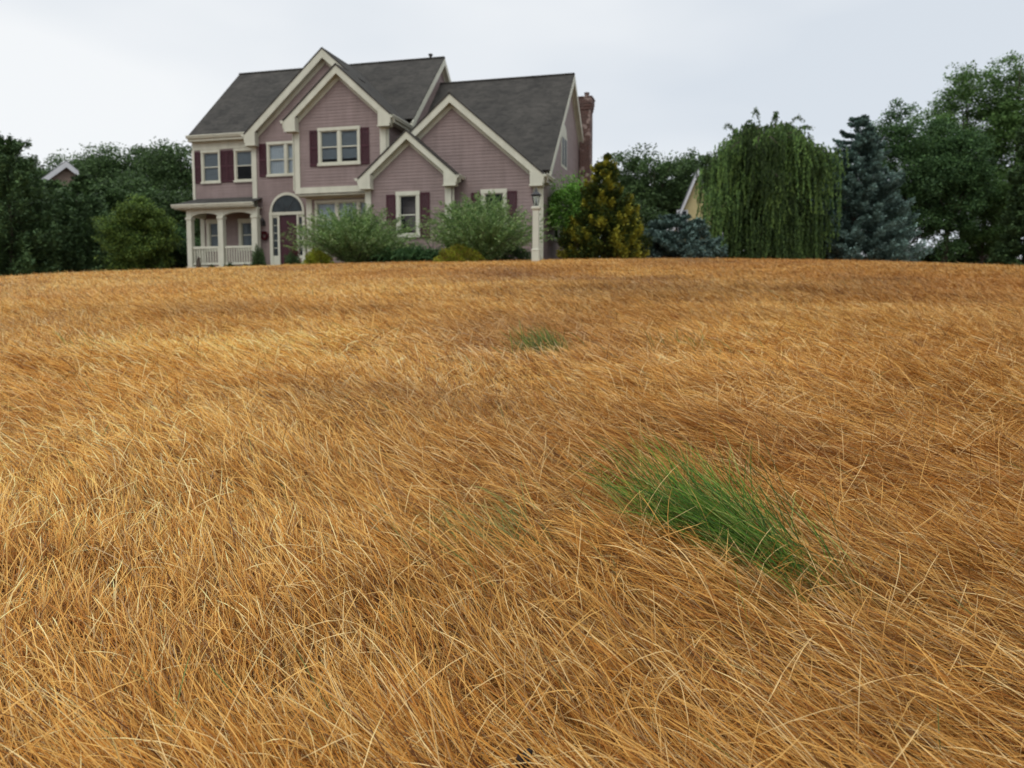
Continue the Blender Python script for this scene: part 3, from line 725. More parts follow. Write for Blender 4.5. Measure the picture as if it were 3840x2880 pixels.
b = MB(fB); b.prism(ai + [], -.035, -.025); fl = b.build('fanlight', M['fan'] if 'fan' in M else M['glass'], house)
mf = noise_mat('dark_fanlight_glass', (.006, .010, .011), (.030, .042, .046), 3.2, .25, 5, spec=.35); fl.data.materials.clear(); fl.data.materials.append(mf)
b = MB(fB)
for a in (R(60), R(120)):
    c_, s_ = math.cos(a), math.sin(a)
    b.slab([(arch_c[0] + .0 - .010, -.045, 4.26), (arch_c[0] + .010, -.045, 4.26), (arch_c[0] + .68 * c_ + .01, -.045, 4.26 + .63 * s_), (arch_c[0] + .68 * c_ - .01, -.045, 4.26 + .63 * s_)], (0, .01, 0))
b.build('glazing_bar', M['metal'], fl)
for a, c in ((-18.50, -18.31), (-17.29, -17.17)):
    b = MB(fB); b.box(a, c, .0, .008, 2.46, 4.01); sl = b.build('sidelight', mf, house)
    for k in range(1, 5):
        b = MB(fB); b.box(a, c, -.012, -.001, 2.46 + k * .31 - .012, 2.46 + k * .31 + .012); b.build('glazing_bar', M['trim'], sl)
b = MB(fB)
b.box(-18.20, -17.40, .005, .05, 1.95, 4.12)
for a, c in ((-18.12, -17.85), (-17.75, -17.48)):
    for z0, z1 in ((2.15, 2.75), (2.9, 3.45), (3.6, 3.95)): b.box(a, c, -.008, .004, z0, z1)
dr = b.build('door', M['door'], house)
b = MB(fB); b.box(-17.52, -17.46, -.07, -.02, 2.93, 3.05); b.box(-17.50, -17.48, -.02, .004, 2.97, 3.01); b.build('handle', M['metal'], dr)
b = MB(HM); b.box(-18.9, -16.8, 30.35, 31.44, 1.2, 1.93); b.build('doorstep', M['concrete'], house)
# lantern on the wall
b = MB(HM); cx_, cv_ = -18.93, 31.30
b.box(cx_ - .05, cx_ + .05, 31.40, 31.44, 3.72, 3.9); b.tube([(cx_, 31.41, 3.86), (cx_, 31.33, 3.93), (cx_, cv_, 3.95)], [.012] * 3)
b.lathe([(.01, 4.02), (.05, 3.97), (.085, 3.93), (.09, 3.92)], cx_, cv_, 8); b.lathe([(.05, 3.70), (.06, 3.72), (.03, 3.69)], cx_, cv_, 8)
for k in range(4):
    a = k * math.pi / 2; b.tube([(cx_ + .05 * math.cos(a), cv_ + .05 * math.sin(a), 3.71), (cx_ + .08 * math.cos(a), cv_ + .08 * math.sin(a), 3.92)], [.006, .006], 4)
wlp = b.build('wall_lantern', M['metal'], house)
b = MB(HM); b.lathe([(.045, 3.72), (.072, 3.915)], cx_, cv_, 8); b.build('lantern_glass', M['glass'], wlp)

# porch
b = MB(HM)
zt, zs_, = 4.42, 4.13
def arch_beam(s0, s1, v0, v1):
    top = zt; pts = [(s0, top), (s0, zs_)]
    for k in range(13):
        q = k / 12; pts.append((s0 + (s1 - s0) * q, zs_ + .13 * math.sin(math.pi * q) ** .7))
    pts += [(s1, zs_), (s1, top)]
    for a_, c_ in zip(pts[1:-2], pts[2:-1]):
        if abs(a_[0] - c_[0]) < 1e-6: continue
        b.prism([(a_[0], top), a_, c_, (c_[0], top)], v0, v1)
arch_beam(-22.10, -20.86, 31.02, 31.16); arch_beam(-20.58, -19.26, 31.02, 31.16)
b.box(-22.36, -22.10, 31.00, 31.18, 4.0, zt); b.box(-20.86, -20.58, 31.00, 31.18, 4.0, zt); b.box(-19.26, -18.98, 31.00, 31.18, 4.0, zt)
b.box(-22.36, -22.20, 31.18, 32.2, 4.15, zt)
b.build('porch_beam', M['trim'], house)
for s0, s1 in ((-22.35, -22.13), (-20.84, -20.60), (-19.24, -18.98)):
    b = MB(HM); c_ = (s0 + s1) / 2; h_ = (s1 - s0) / 2
    b.lathe([(h_ + .03, 1.72), (h_ + .03, 1.98), (h_, 2.0), (h_, 3.98), (h_ + .03, 4.0), (h_ + .03, 4.1)], c_, 31.09, sq=True)
    b.build('porch_post', M['trim'], house)
b = MB(HM)
for s0, s1 in ((-22.12, -20.86), (-20.58, -19.26)):
    b.box(s0, s1, 31.05, 31.13, 2.78, 2.87); b.box(s0, s1, 31.06, 31.12, 2.10, 2.18)
    nn = int((s1 - s0) / .115)
    for k in range(nn):
        q = s0 + (k + .5) * (s1 - s0) / nn; b.box(q - .021, q + .021, 31.07, 31.11, 2.18, 2.78)
for q0, q1 in ((31.2, 32.16),):
    b.box(-22.28, -22.20, q0, q1, 2.78, 2.87); b.box(-22.27, -22.21, q0, q1, 2.10, 2.18)
    for k in range(8): b.box(-22.26, -22.22, q0 + .06 + k * .12, q0 + .1 + k * .12, 2.18, 2.78)
b.build('porch_railing', M['trim'], house)
b = MB(HM); b.box(-22.40, -18.95, 30.98, 32.18, 1.90, 2.02); b.box(-22.38, -18.97, 31.0, 31.04, 1.2, 1.90); b.box(-22.38, -22.34, 31.04, 32.18, 1.2, 1.90); b.build('porch_floor', M['trim'], house)
b = MB(HM)
b.slab([(-22.78, 30.74, 4.62), (-18.99, 30.74, 4.62), (-18.99, 31.44, 4.87), (-19.42, 31.74, 4.97), (-22.28, 31.74, 4.97)], (0, 0, -.04))
b.slab([(-22.78, 30.74, 4.62), (-22.28, 31.74, 4.97), (-22.49, 32.6, 4.97), (-22.78, 32.6, 4.62)], (0, 0, -.04))
b.build('porch_roof', M['roof'], house)
b = MB(HM); b.box(-22.76, -19.0, 30.76, 30.80, 4.42, 4.575); b.box(-22.76, -22.72, 30.80, 32.55, 4.42, 4.575); b.box(-22.72, -19.0, 30.80, 32.15, 4.425, 4.445); b.build('porch_fascia', M['trim'], house)
gutter((-22.84, 30.759, 4.61), (-18.98, 30.759, 4.61), h=.14)

# chimney and roof vent
b = MB(HM); u0_, u1_, v0_, v1_ = -6.66, -6.18, 37.6, 38.3
b.box(u0_, u1_, v0_, v1_, BASE, 9.15)
for k, (e_, z0, z1) in enumerate(((.03, 9.15, 9.28), (.055, 9.28, 9.41), (.075, 9.41, 9.66))): b.box(u0_ - e_, u1_ + e_, v0_ - e_, v1_ + e_, z0, z1)
b.slab([(u0_ - .1, v0_ - .1, 9.66), (u1_ + .1, v0_ - .1, 9.66), (u1_ + .1, v1_ + .1, 9.66), (u0_ - .1, v1_ + .1, 9.66)], (0, 0, .05))
ch = b.build('chimney', M['brick'], house)
b = MB(HM); b.lathe([(.10, 9.71), (.10, 9.93), (.12, 9.93), (.12, 10.0)], (u0_ + u1_) / 2, 38.1, 10); b.build('flue_pot', M['brick'], ch)
b = MB(HM); b.lathe([(.06, 11.0), (.06, 11.42)], -13.0, 35.62, 10); b.lathe([(.1, 11.42), (.1, 11.47), (.03, 11.50)], -13.0, 35.62, 10); b.build('roof_vent', M['metal'], house)

# ------------------------------------------------------------------ things at the house
LEAFC = np.array
def leaf_mesh(name, P, D, Nn, ln, wd, col_, m_, parent):
    """P centres, D leaf axis, Nn rough normal; rhombic leaves."""
    D = unit(D); S = unit(np.cross(D, Nn) + 1e-5)
    ln = np.broadcast_to(ln, (len(P),))[:, None]; wd = np.broadcast_to(wd, (len(P),))[:, None]
    V = np.stack([P - D * ln * .5, P + S * wd * .5 - D * ln * .05, P + D * ln * .5, P - S * wd * .5 - D * ln * .05], 1).reshape(-1, 3)
    F = np.arange(len(V)).reshape(-1, 4)
    return quick_mesh(name, V, F, m_, parent, tint=np.repeat(np.clip(col_, .003, .9), 4, 0))

def rdir(n_): return unit(rng.normal(0, 1, (n_, 3)))

w_ = hw_(-18.90, 31.36, 3.29)
wr = empty('door_wreath', w_, -R(14.6))
n_ = 900; th = rng.uniform(0, 2 * math.pi, n_); ph = rng.uniform(0, 2 * math.pi, n_); rr_ = .055 * np.sqrt(rng.random(n_))
P = np.stack([(.14 + rr_ * np.cos(ph)) * np.cos(th), rr_ * np.sin(ph), (.14 + rr_ * np.cos(ph)) * np.sin(th)], -1)
leaf_mesh('leaves', P, rdir(n_), rdir(n_), .05, .03, pick([(.16, .03, .035), (.10, .02, .03), (.22, .07, .06)], [3, 3, 1], n_) * rng.uniform(.7, 1.2, n_)[:, None], M['leaf'], wr)
b = MB(); b.tube([(.14 * math.cos(a), 0, .14 * math.sin(a)) for a in np.linspace(0, 2 * math.pi, 17)], [.03] * 17, 6); b.build('ring', M['shutter'], wr)
props(wr, 'round dark red wreath hanging on the siding left of the front door', 'wreath')

# lamp post
lx, ly = .745, 26.0; lz = float(ground(lx, ly))
lp = empty('lamp_post', (lx, ly, lz), R(-14.6))
props(lp, 'cream square lamp post topped by a dark glass lantern, on the lawn before the garage', 'lamp post')
b = MB(); zz = lambda q: q - lz
b.lathe([(.115, -.1), (.115, zz(1.98) - .02), (.125, zz(1.98)), (.125, zz(2.0)), (.092, zz(2.03)), (.088, zz(3.20)), (.105, zz(3.22)), (.13, zz(3.255)), (.13, zz(3.30)), (.09, zz(3.33))], 0, 0, sq=True)
b.build('post', M['trim'], lp)
b = MB(); z0 = zz(3.33)
b.lathe([(.05, z0), (.075, z0 + .02), (.075, z0 + .035), (.04, z0 + .04)], 0, 0, 6)
for k in range(6):
    a = 2 * math.pi * (k + .5) / 6; b.tube([(.07 * math.cos(a), .07 * math.sin(a), z0 + .03), (.135 * math.cos(a), .135 * math.sin(a), z0 + .33)], [.008, .008], 4)
b.tube([(0, 0, z0 + .03), (0, 0, z0 + .14)], [.02, .016], 8)
b.build('lantern_frame', M['metal'], lp)
b = MB(); b.lathe([(.066, z0 + .035), (.130, z0 + .33)], 0, 0, 6); b.build('lantern_glass', M['glass'], lp)
b = MB(); b.tube([(0, 0, z0 + .13), (0, 0, z0 + .17), (0, 0, z0 + .23)], [.01, .022, .008], 8); b.build('bulb', M['curtain'], lp)
b = MB(); b.lathe([(.165, z0 + .33), (.165, z0 + .35), (.10, z0 + .41), (.05, z0 + .46), (.055, z0 + .49), (.02, z0 + .52), (.028, z0 + .55), (.006, z0 + .60)], 0, 0, 12); b.build('lantern_cap', M['metal'], lp, True)

# small ornaments by the porch
def pot(u, v, z, label):
    w = hw_(u, v, z); o = empty('flower_pot', w)
    b = MB(); b.lathe([(.10, 0), (.15, .05), (.17, .34), (.19, .36), (.19, .40), (.16, .40)], 0, 0, 14); b.build('pot', M['urn'], o, True)
    n_ = 260; P = rng.normal(0, .10, (n_, 3)) + np.array([0, 0, .52]); P[:, 2] = np.abs(P[:, 2] - .4) + .4
    leaf_mesh('plant', P, rdir(n_), rdir(n_), .07, .035, pick([(.10, .11, .06), (.3, .2, .19), (.2, .2, .16)], [3, 2, 2], n_), M['leaf'], o)
    return props(o, label, 'flower pot')
M['urn'] = noise_mat('pinkish_stone', (.24, .18, .17), (.34, .27, .25), 12, .8)
pot(-18.95, 30.95, 1.72, 'pinkish stone flower pot standing between the porch and the front door')
w = hw_(-21.70, 30.80, 1.95)
gn = empty('garden_ornament', w)
b = MB(); b.lathe([(.07, -.1), (.09, .05), (.10, .18), (.07, .3), (.03, .36)], 0, 0, 10); b.build('body', M['clay'] if 'clay' in M else M['bark'], gn, True)
b = MB(); b.lathe([(.01, .30), (.055, .34), (.06, .40), (.03, .46), (.005, .49)], 0.02, 0, 10); b.build('head', M['bark'], gn, True)
props(gn, 'small brown clay garden figure in front of the white porch railing', 'garden ornament')

# ------------------------------------------------------------------ plants
def gz(x, y): return float(ground(x, y))

def limbs(b, base, top, r0, targets, r1=.35):
    """Tapered trunk with limbs reaching the targets."""
    bx_, by_, bz_ = base
    H = top[2] - bz_
    pts = [Vector(base) + (Vector(top) - Vector(base)) * q + Vector((math.sin(q * 5 + bx_) * .03 * H * q * (1 - q) * 2, math.cos(q * 4) * .03 * H * q * (1 - q) * 2, 0)) for q in np.linspace(0, 1, 7)]
    b.tube(pts, [r0 * (1 - .85 * q) * (1.25 if q == 0 else 1) for q in np.linspace(0, 1, 7)], 8)
    for t_ in targets:
        t_ = Vector(t_); q = max(.15, min(.9, (t_.z - bz_) / H * .62)); k = q * 6; i_ = int(k); a = pts[i_].lerp(pts[min(6, i_ + 1)], k - i_)
        mid = a.lerp(t_, .5) + Vector((0, 0, .08 * (t_ - a).length))
        rr__ = r0 * r1 * (1 - .5 * q)
        b.tube([a, mid, t_], [rr__, rr__ * .6, rr__ * .2], 5)

def broad_tree(name, x, y, h, rx_, ry_, pal_, wts_, label, cat='tree', group=None, cb=.12, nl=46, per=520, leaf=.13, lobe=.30, trunk=.16, top=None, gain=1.0, lay=.75, zsk=None, seed=0):
    """cb: crown base as a share of the height; crown made of lobes of leaves on limbs."""
    g = gz(x, y) - .05
    o = empty(name, (x, y, g)); rs = np.random.default_rng(seed + int(abs(x * 100)) + int(y * 10))
    zc0, zc1 = h * cb, h
    d = unit(rs.normal(0, 1, (nl, 3))); rad = rs.uniform(.35, .80, nl) ** .8
    C = d * rad[:, None] * np.array([rx_, ry_, (zc1 - zc0) / 2]) + np.array([0, 0, (zc0 + zc1) / 2])
    if zsk: C[:, :2] *= (1 - zsk * ((C[:, 2:3] - zc0) / (zc1 - zc0)))
    lr = 1.2 * lobe * min(rx_, (zc1 - zc0) / 2) * rs.uniform(.7, 1.25, nl)
    b = MB(); sel = rs.choice(nl, min(nl, 16), False)
    limbs(b, (0, 0, 0), (0, 0, h * .82), trunk, [tuple(C[i]) for i in sel]); b.build('trunk', M['bark'], o, True)
    Ps, Cs_ = [], []
    for i in range(nl):
        k = int(per * 1.5 * rs.uniform(.7, 1.3)); dd = unit(rs.normal(0, 1, (k, 3))); rr = rs.random(k)[:, None] ** .5
        # a lobe is itself a handful of sprays, so that its edge is ragged
        sp_ = unit(rs.normal(0, 1, (9, 3))) * .7; j = rs.integers(0, 9, k)
        off_ = sp_[j] + dd * rr * .55
        P = C[i] + off_ * lr[i] * np.array([1.15, 1.15, lay])
        Ps.append(P)
        cc = pick_rs(rs, pal_, wts_, k) * rs.uniform(.75, 1.25) * rs.uniform(.7, 1.3, k)[:, None] * (rs.uniform(.85, 1.15, 9)[j])[:, None]
        Cs_.append(cc)
    P = np.concatenate(Ps); k = len(P)
    Nn = unit(rs.normal(0, .6, (k, 3)) + np.array([0, 0, 1.0])); D = unit(rs.normal(0, 1, (k, 3)) * np.array([1, 1, .6]) + np.array([0, 0, -.15]))
    leaf_mesh('crown', P, D, Nn, leaf * rs.uniform(.7, 1.3, k), leaf * .62, np.concatenate(Cs_) * gain * 1.45, M['leaf'], o)
    return props(o, label, cat, group)

def pick_rs(rs, pal_, wts_, k):
    pal_ = np.array(pal_, float); return pal_[rs.choice(len(pal_), k, p=np.array(wts_) / sum(wts_))]

def conifer(name, x, y, h, Rr, pal_, wts_, label, cat='tree', group=None, nwh=26, nb=13, per=26, droop=-.12, tipup=.25, prof=.85, leaf=.14, wid=.05, base=.03, jag=.22, flat=.35, tipc=None, trunk=.16, seed=0, sx_=1.0, gain=1.45):
    """Whorls of branches carrying flat sprays of needles."""
    g = gz(x, y) - .03
    o = empty(name, (x, y, g)); rs = np.random.default_rng(seed + int(abs(x * 100)) + int(y * 10))
    b = MB(); b.tube([(0, 0, q * h) for q in np.linspace(0, .97, 6)], [trunk * (1 - .9 * q) for q in np.linspace(0, 1, 6)], 8)
    Ps, Ds, Ns, Cs_ = [], [], [], []
    for i in range(nwh):
        q = base + (1 - base) * ((i + rs.uniform(-.25, .25)) / nwh); q = min(max(q, base), .99)
        rmax = Rr * (1 - q) ** prof + .10
        nbb = max(4, int(nb * (1 - q * .55)))
        for j in range(nbb):
            a = rs.uniform(0, 2 * math.pi); Lr = rmax * (1 + rs.uniform(-jag, jag * .7))
            zb = q * h + rs.uniform(-.22, .22) * h / nwh
            dr_ = droop * rs.uniform(.6, 1.4)
            f = lambda t_: np.stack([np.cos(a) * Lr * t_ * sx_, np.sin(a) * Lr * t_, zb + Lr * (dr_ * t_ + tipup * t_ ** 2.5)], -1)
            if Lr > .35:
                pts = f(np.linspace(0, .9, 4)); b.tube([tuple(p_) for p_ in pts], [trunk * .22 * (1 - q), trunk * .16 * (1 - q), trunk * .1 * (1 - q), .006], 4)
            k = int(per * (.35 + Lr / Rr) * 5.2)
            t_ = rs.uniform(.10, 1, k) ** .55
            P = f(t_)
            lat = rs.normal(0, 1, k) * (.13 * Lr * (1.15 - t_) + .035)
            P = P + np.stack([-np.sin(a) * lat, np.cos(a) * lat, rs.normal(0, 1, k) * flat * .09 * (Lr * .5 + .3) - np.abs(lat) * .12], -1)
            D = np.stack([np.cos(a + np.sign(lat) * .7) , np.sin(a + np.sign(lat) * .7), rs.normal(tipup * .8, .35, k)], -1) + rs.normal(0, .25, (k, 3))
            c = pick_rs(rs, pal_, wts_, k) * rs.uniform(.8, 1.2) * rs.uniform(.75, 1.25, k)[:, None]
            if tipc is not None:
                w__ = np.clip((t_ - .72) / .28, 0, 1)[:, None] * float(rs.random() < (.50 if tipc[2] < .1 else .7))
                c = c * (1 - w__) + np.array(tipc) * w__ * rs.uniform(.6, 1.2, k)[:, None]
            Ps.append(P); Ds.append(D); Cs_.append(c); Ns.append(rs.normal(0, .5, (k, 3)) + np.array([0, 0, 1.]))
    b.build('trunk', M['bark'], o, True)
    P = np.concatenate(Ps); k = len(P)
    leaf_mesh('foliage', P, np.concatenate(Ds), unit(np.concatenate(Ns)), leaf * rs.uniform(.7, 1.4, k), wid * 1.35, np.concatenate(Cs_) * gain, M['needle'], o)
    return props(o, label, cat, group)

def weeping_tree(x, y, h, Rr, label):
    g = gz(x, y) - .05; o = empty('weeping_tree', (x, y, g)); rs = np.random.default_rng(77)
    b = MB(); b.tube([(0, 0, 0), (.05, 0, h * .3), (-.03, .02, h * .6), (0, 0, h * .85)], [.2, .16, .11, .05], 8)
    Ps, Ds, Cs_ = [], [], []
    def strand(p0, ln, out, shade, tipl):
        k = max(6, int(ln / .022)); t_ = np.sort(rs.random(k)); s = t_ * ln
        sway = rs.normal(0, .16, 2)
        hor = out * (.32 * (1 - np.exp(-2.2 * t_)))[:, None] + sway[None, :] * (t_ ** 2)[:, None]
        P = np.stack([p0[0] + hor[:, 0], p0[1] + hor[:, 1], p0[2] - s * (1 - .10 * np.exp(-3 * t_)) + .10 * np.sin(np.minimum(t_ * 6, math.pi))], -1)
        P += rs.normal(0, .022, (k, 3))
        c = pick_rs(rs, [(.11, .185, .055), (.155, .25, .065), (.060, .11, .038)], [3, 2, 3], k) * shade * rs.uniform(.75, 1.25, k)[:, None]
        if tipl: w__ = np.clip((t_ - .55) / .45, 0, 1)[:, None]; c = c * (1 - w__) + np.array([.19, .29, .075]) * w__
        Ps.append(P); Cs_.append(c); Ds.append(np.stack([rs.normal(0, .3, k), rs.normal(0, .3, k), -np.ones(k)], -1))
    for i in range(120):
        a = rs.uniform(0, 2 * math.pi); reach = Rr * (rs.uniform(.15, 1.02) ** .7) * rs.choice([1, 1, .85]); q_ = reach / Rr
        zt_ = h * (1 - .20 * q_ ** 3) * (rs.uniform(.88, 1.0) if rs.random() < .55 else rs.uniform(.45, .9)); sh_ = rs.uniform(.30, 1.55); lt_ = rs.random() < .4
        cv = lambda t: (reach * t * math.cos(a + .25 * t), reach * t * math.sin(a + .25 * t), zt_ * (.62 + .38 * math.sin(min(t, .62) / .62 * math.pi / 2)) - (max(0, t - .62) ** 1.5) * .30 * h)
        b.tube([cv(t) for t in np.linspace(0.02, 1, 7)], list(np.linspace(.05, .01, 7)), 4)
        for k_ in range(int(20 + 26 * q_)):
            t = rs.uniform(.15, 1) ** .8; p_ = cv(t); w_ = rs.normal(0, .09 * Rr, 2) * (.4 + t * .6)
            z0 = p_[2] + rs.uniform(-.12, .06); ln = min(max(z0 - .35 - 1.5 * q_ * t * rs.random(), .1), rs.uniform(.35, 1.0) * (1.0 + 1.1 * t) * rs.choice([.5, 1, 1.5]))
            strand((p_[0] + w_[0], p_[1] + w_[1], z0), ln, np.array([math.cos(a), math.sin(a)]) * rs.uniform(.1, .7), sh_ * rs.uniform(.75, 1.25), lt_ and rs.random() < .7)
    for i in range(420):
        a = rs.uniform(0, 2 * math.pi); r_ = Rr * rs.uniform(.4, .86); z0 = rs.uniform(1.0, 2.8)
        strand((r_ * math.cos(a), r_ * math.sin(a), z0), z0 - .08, np.array([math.cos(a), math.sin(a)]) * .15, rs.uniform(.4, .9), False)
    # the loose arching shoots above the crown
    for dx_, hh, lean in ((-.45, .55, -.5), (-.3, .98, -.35), (.25, 1.0, .4), (.75, .72, .9), (.55, .85, -.2), (-1.3, .45, -.5), (1.2, .38, .8), (-.75, .42, .3)):
        pts = []
        for q in np.linspace(0, 1, 22):
            pts.append((dx_ + lean * q * .9, rs.normal(0, .02) + .3 * math.sin(dx_ * 5), h * .90 + hh * (math.sin(q * math.pi * .72) * 1.05)))
        b.tube(pts, [.012] * len(pts), 4)
        for p_ in pts[2:]:
            k = 5; P = np.array(p_) + rs.normal(0, .045, (k, 3)) + np.array([0, 0, -.03]); Ps.append(P); Ds.append(rs.normal(0, .5, (k, 3)) + np.array([0, 0, -1])); Cs_.append(pick_rs(rs, [(.05, .10, .025), (.08, .14, .04)], [1, 1], k))
    b.build('trunk', M['bark'], o, True)
    P = np.concatenate(Ps); k = len(P)
    leaf_mesh('crown', P, np.concatenate(Ds), rdir(k), .12 * rs.uniform(.7, 1.3, k), .045, np.concatenate(Cs_), M['leaf'], o)
    return props(o, label, 'tree')

def fountain_shrub(x, y, h, Rr, ns_, pal_, wts_, label, seed=1, sx_=1.0):
    """Arching leafy stems from the base, like a dappled willow."""
    g = gz(x, y) - .03; o = empty('willow_shrub', (x, y, g)); rs = np.random.default_rng(seed)
    b = MB(); Ps, Ds, Cs_ = [], [], []
    for i in range(ns_):
        a = rs.uniform(0, 2 * math.pi); lean = rs.random() ** .7; hh = h * (1.04 - .36 * lean ** 1.7) * rs.uniform(.55, 1.18)
        ro = Rr * lean * rs.uniform(.75, 1.15)
        dr_ = rs.uniform(0, .35) * lean
        t_ = np.linspace(0, 1, 6)
        f = lambda t: np.stack([np.cos(a) * ro * t ** 1.25 * sx_, np.sin(a) * ro * t ** 1.25, hh * (t * (1 + dr_) - dr_ * t ** 3 * 1.2)], -1)
        pts = f(t_)
        if i % 3 == 0: b.tube([tuple(q) for q in pts], [.012, .01, .008, .006, .005, .003], 4)
        k = int(70 * rs.uniform(.7, 1.3)); t = rs.random(k) ** .75 * .9 + .1
        P = f(t); tan = f(np.minimum(t + .02, 1.02)) - P
        rad = .085 * (1.1 - t) + .012
        P = P + rs.normal(0, 1, (k, 3)) * rad[:, None]
        D = unit(tan) * .8 + rs.normal(0, .5, (k, 3))
        c = pick_rs(rs, pal_, wts_, k) * rs.uniform(.75, 1.25) * rs.uniform(.75, 1.25, k)[:, None]
        Ps.append(P); Ds.append(D); Cs_.append(c)
    b.build('stem', M['bark'], o)
    P = np.concatenate(Ps); k = len(P)
    leaf_mesh('foliage', P, np.concatenate(Ds), rdir(k), .095 * rs.uniform(.7, 1.3, k), .03, np.concatenate(Cs_), M['leaf'], o)
    return props(o, label, 'shrub')

def mound(name, x, y, h, rx_, ry_, n_, leaf, pal_, wts_, label, cat='shrub', group=None, lumpy=.2, shape=1.0, g=None, needle=False):
    """A dense low shrub: leaves through a lumpy half ellipsoid. shape > 1 makes it conical."""
    g = (gz(x, y) - .03) if g is None else g
    o = empty(name, (x, y, g)); rs = np.random.default_rng(int(abs(x * 77) + y * 13))
    d = unit(rs.normal(0, 1, (n_, 3))); d[:, 2] = np.abs(d[:, 2]); rr = rs.uniform(.55, 1, n_)
    lump = 1 + lumpy * np.sin(d[:, 0] * 5 + x) * np.cos(d[:, 1] * 4 + y) + lumpy * .6 * np.sin(d[:, 2] * 9 + d[:, 0] * 7)
    P = d * (rr * lump)[:, None]
    if shape > 1: s = np.clip(1 - P[:, 2] * (shape - 1), .06, 1); P[:, 0] *= s; P[:, 1] *= s
    P = P * np.array([rx_, ry_, h])
    D = unit(d + rs.normal(0, .6, (n_, 3)) + np.array([0, 0, .3]))
    c = pick_rs(rs, pal_, wts_, n_) * rs.uniform(.7, 1.3, n_)[:, None] * (1 + .25 * np.sin(d[:, 0] * 6 + d[:, 2] * 5))[:, None]
    b = MB()
    for i in range(7):
        a = i * .9; b.tube([(0, 0, 0), (rx_ * .25 * math.cos(a), ry_ * .25 * math.sin(a), h * .35), (rx_ * .5 * math.cos(a) / shape, ry_ * .5 * math.sin(a) / shape, h * .62)], [.02, .013, .006], 5)
    b.build('stem', M['bark'], o)
    leaf_mesh('foliage', P, D, rdir(n_), leaf * rs.uniform(.6, 1.3, n_), leaf * .55, c, M['needle' if needle else 'leaf'], o)
    return props(o, label, cat, group)

WIL = [(.18, .29, .09), (.26, .38, .13), (.10, .19, .06), (.40, .49, .26)]; WW = [3, 3, 3, 1]
DKG = [(.066, .112, .046), (.092, .15, .056), (.036, .066, .029)]
MDG = [(.035, .075, .022), (.05, .10, .03), (.022, .05, .018)]
YLG = [(.34, .37, .035), (.22, .29, .035), (.40, .34, .05)]
BLU = [(.085, .135, .115), (.115, .17, .15), (.048, .080, .065)]

# shrubs along the front of the house
q = at(1330, 985, 28.5); fountain_shrub(q.x, q.y, 1.78, 2.45, 600, WIL, WW, 'large feathery willow shrub in front of the triple window', 5)
q = at(1810, 985, 27.9); fountain_shrub(q.x, q.y, 2.0, 2.3, 600, WIL, WW, 'large feathery willow shrub hiding the lower garage window', 9)
q = at(1700, 985, 28.3); fountain_shrub(q.x, q.y, 1.8, .7, 80, WIL, WW, 'slim upright willow shrub between the two garage windows', 21)
DLY = [(.09, .18, .07), (.12, .24, .09), (.05, .11, .045)]
def strap_plant(x, y, n_, sp_, L_, label):
    g = gz(x, y); o = empty('daylily_clump', (x, y, g)); a = rng.normal(0, sp_, n_); c_ = rng.normal(0, .25, n_)
    rt = np.stack([a, c_, np.zeros(n_)], -1); col_ = pick(DLY, [2, 2, 2], n_) * 1.2
    V, F, C = blades(rt, rng.uniform(0, 2 * math.pi, n_), rng.normal(R(72), R(9), n_), rng.normal(R(-10), R(25), n_), rng.normal(L_, .12, n_), np.full(n_, .03), rng.normal(0, .2, n_), col_ * .8, col_, 6)
    quick_mesh('leaves', V, F, M['leaf'], o, tint=C); return props(o, label, 'plant', 'strap leaved plants under the window')
q = at(1500, 985, 28.6); strap_plant(q.x, q.y, 700, .36, .82, 'dark green strap leaved clump right of the first willow shrub')
q = at(1590, 985, 28.7); strap_plant(q.x, q.y, 500, .30, .75, 'dark green strap leaved clump left of the second willow shrub')
q = at(1192, 990, 28.1); mound('spirea_shrub', q.x, q.y, .62, .52, .5, 4200, .06, YLG, [4, 3, 1], 'small yellow green rounded shrub under the left willow shrub', lumpy=.12)
q = at(1725, 990, 27.2); mound('spirea_shrub', q.x, q.y, .62, .86, .6, 6500, .06, YLG + [(.26, .13, .05)], [4, 3, 2, 1.5], 'wide yellow green shrub with rusty tips under the right willow shrub', lumpy=.12)
q = at(1400, 990, 28.9); mound('dark_shrub', q.x, q.y, .75, .7, .5, 4200, .07, DKG, [2, 2, 2], 'low dark shrub behind the foot of the left willow shrub')
q = at(1900, 990, 28.9); mound('dark_shrub', q.x, q.y, .8, 1.0, .5, 5200, .07, DKG, [2, 2, 2], 'low dark shrub behind the foot of the right willow shrub')
q = at(1095, 1000, 30.6); mound('dark_shrub', q.x, q.y, .62, .36, .3, 2600, .06, DKG, [2, 3, 1], 'small dark shrub at the foot of the front door')
q = at(1108, 985, 30.9); mound('red_shrub', q.x, q.y, 1.15, .22, .2, 700, .07, [(.13, .025, .03), (.06, .07, .03), (.1, .05, .03)], [2, 2, 1], 'thin red leaved shrub against the front door')
# boxwood
q = at(967, 1000, 33.3)
mound('boxwood', q.x + .03, q.y, 1.12, .33, .3, 6500, .05, DKG, [1, 3, 1], 'dark green clipped boxwood beside the porch corner', lumpy=.14)
for px_, lab, s_ in ((800, 'low green hedge plant at the left under the porch railing', .9), (868, 'low green hedge plant in the middle under the porch railing', 1.0), (925, 'low green hedge plant beside the boxwood', .8)):
    q = at(px_, 995, 33.6); mound('hedge_plant', q.x, q.y, .50 * s_, .42, .3, 2400, .06, MDG, [2, 3, 1], lab, group='low plants along the porch')
q = at(742, 1003, 33.8); mound('hedge_plant', q.x, q.y, .32, .45, .3, 1200, .06, MDG, [2, 3, 1], 'sparse low weeds at the left foot of the porch', group='low plants along the porch')

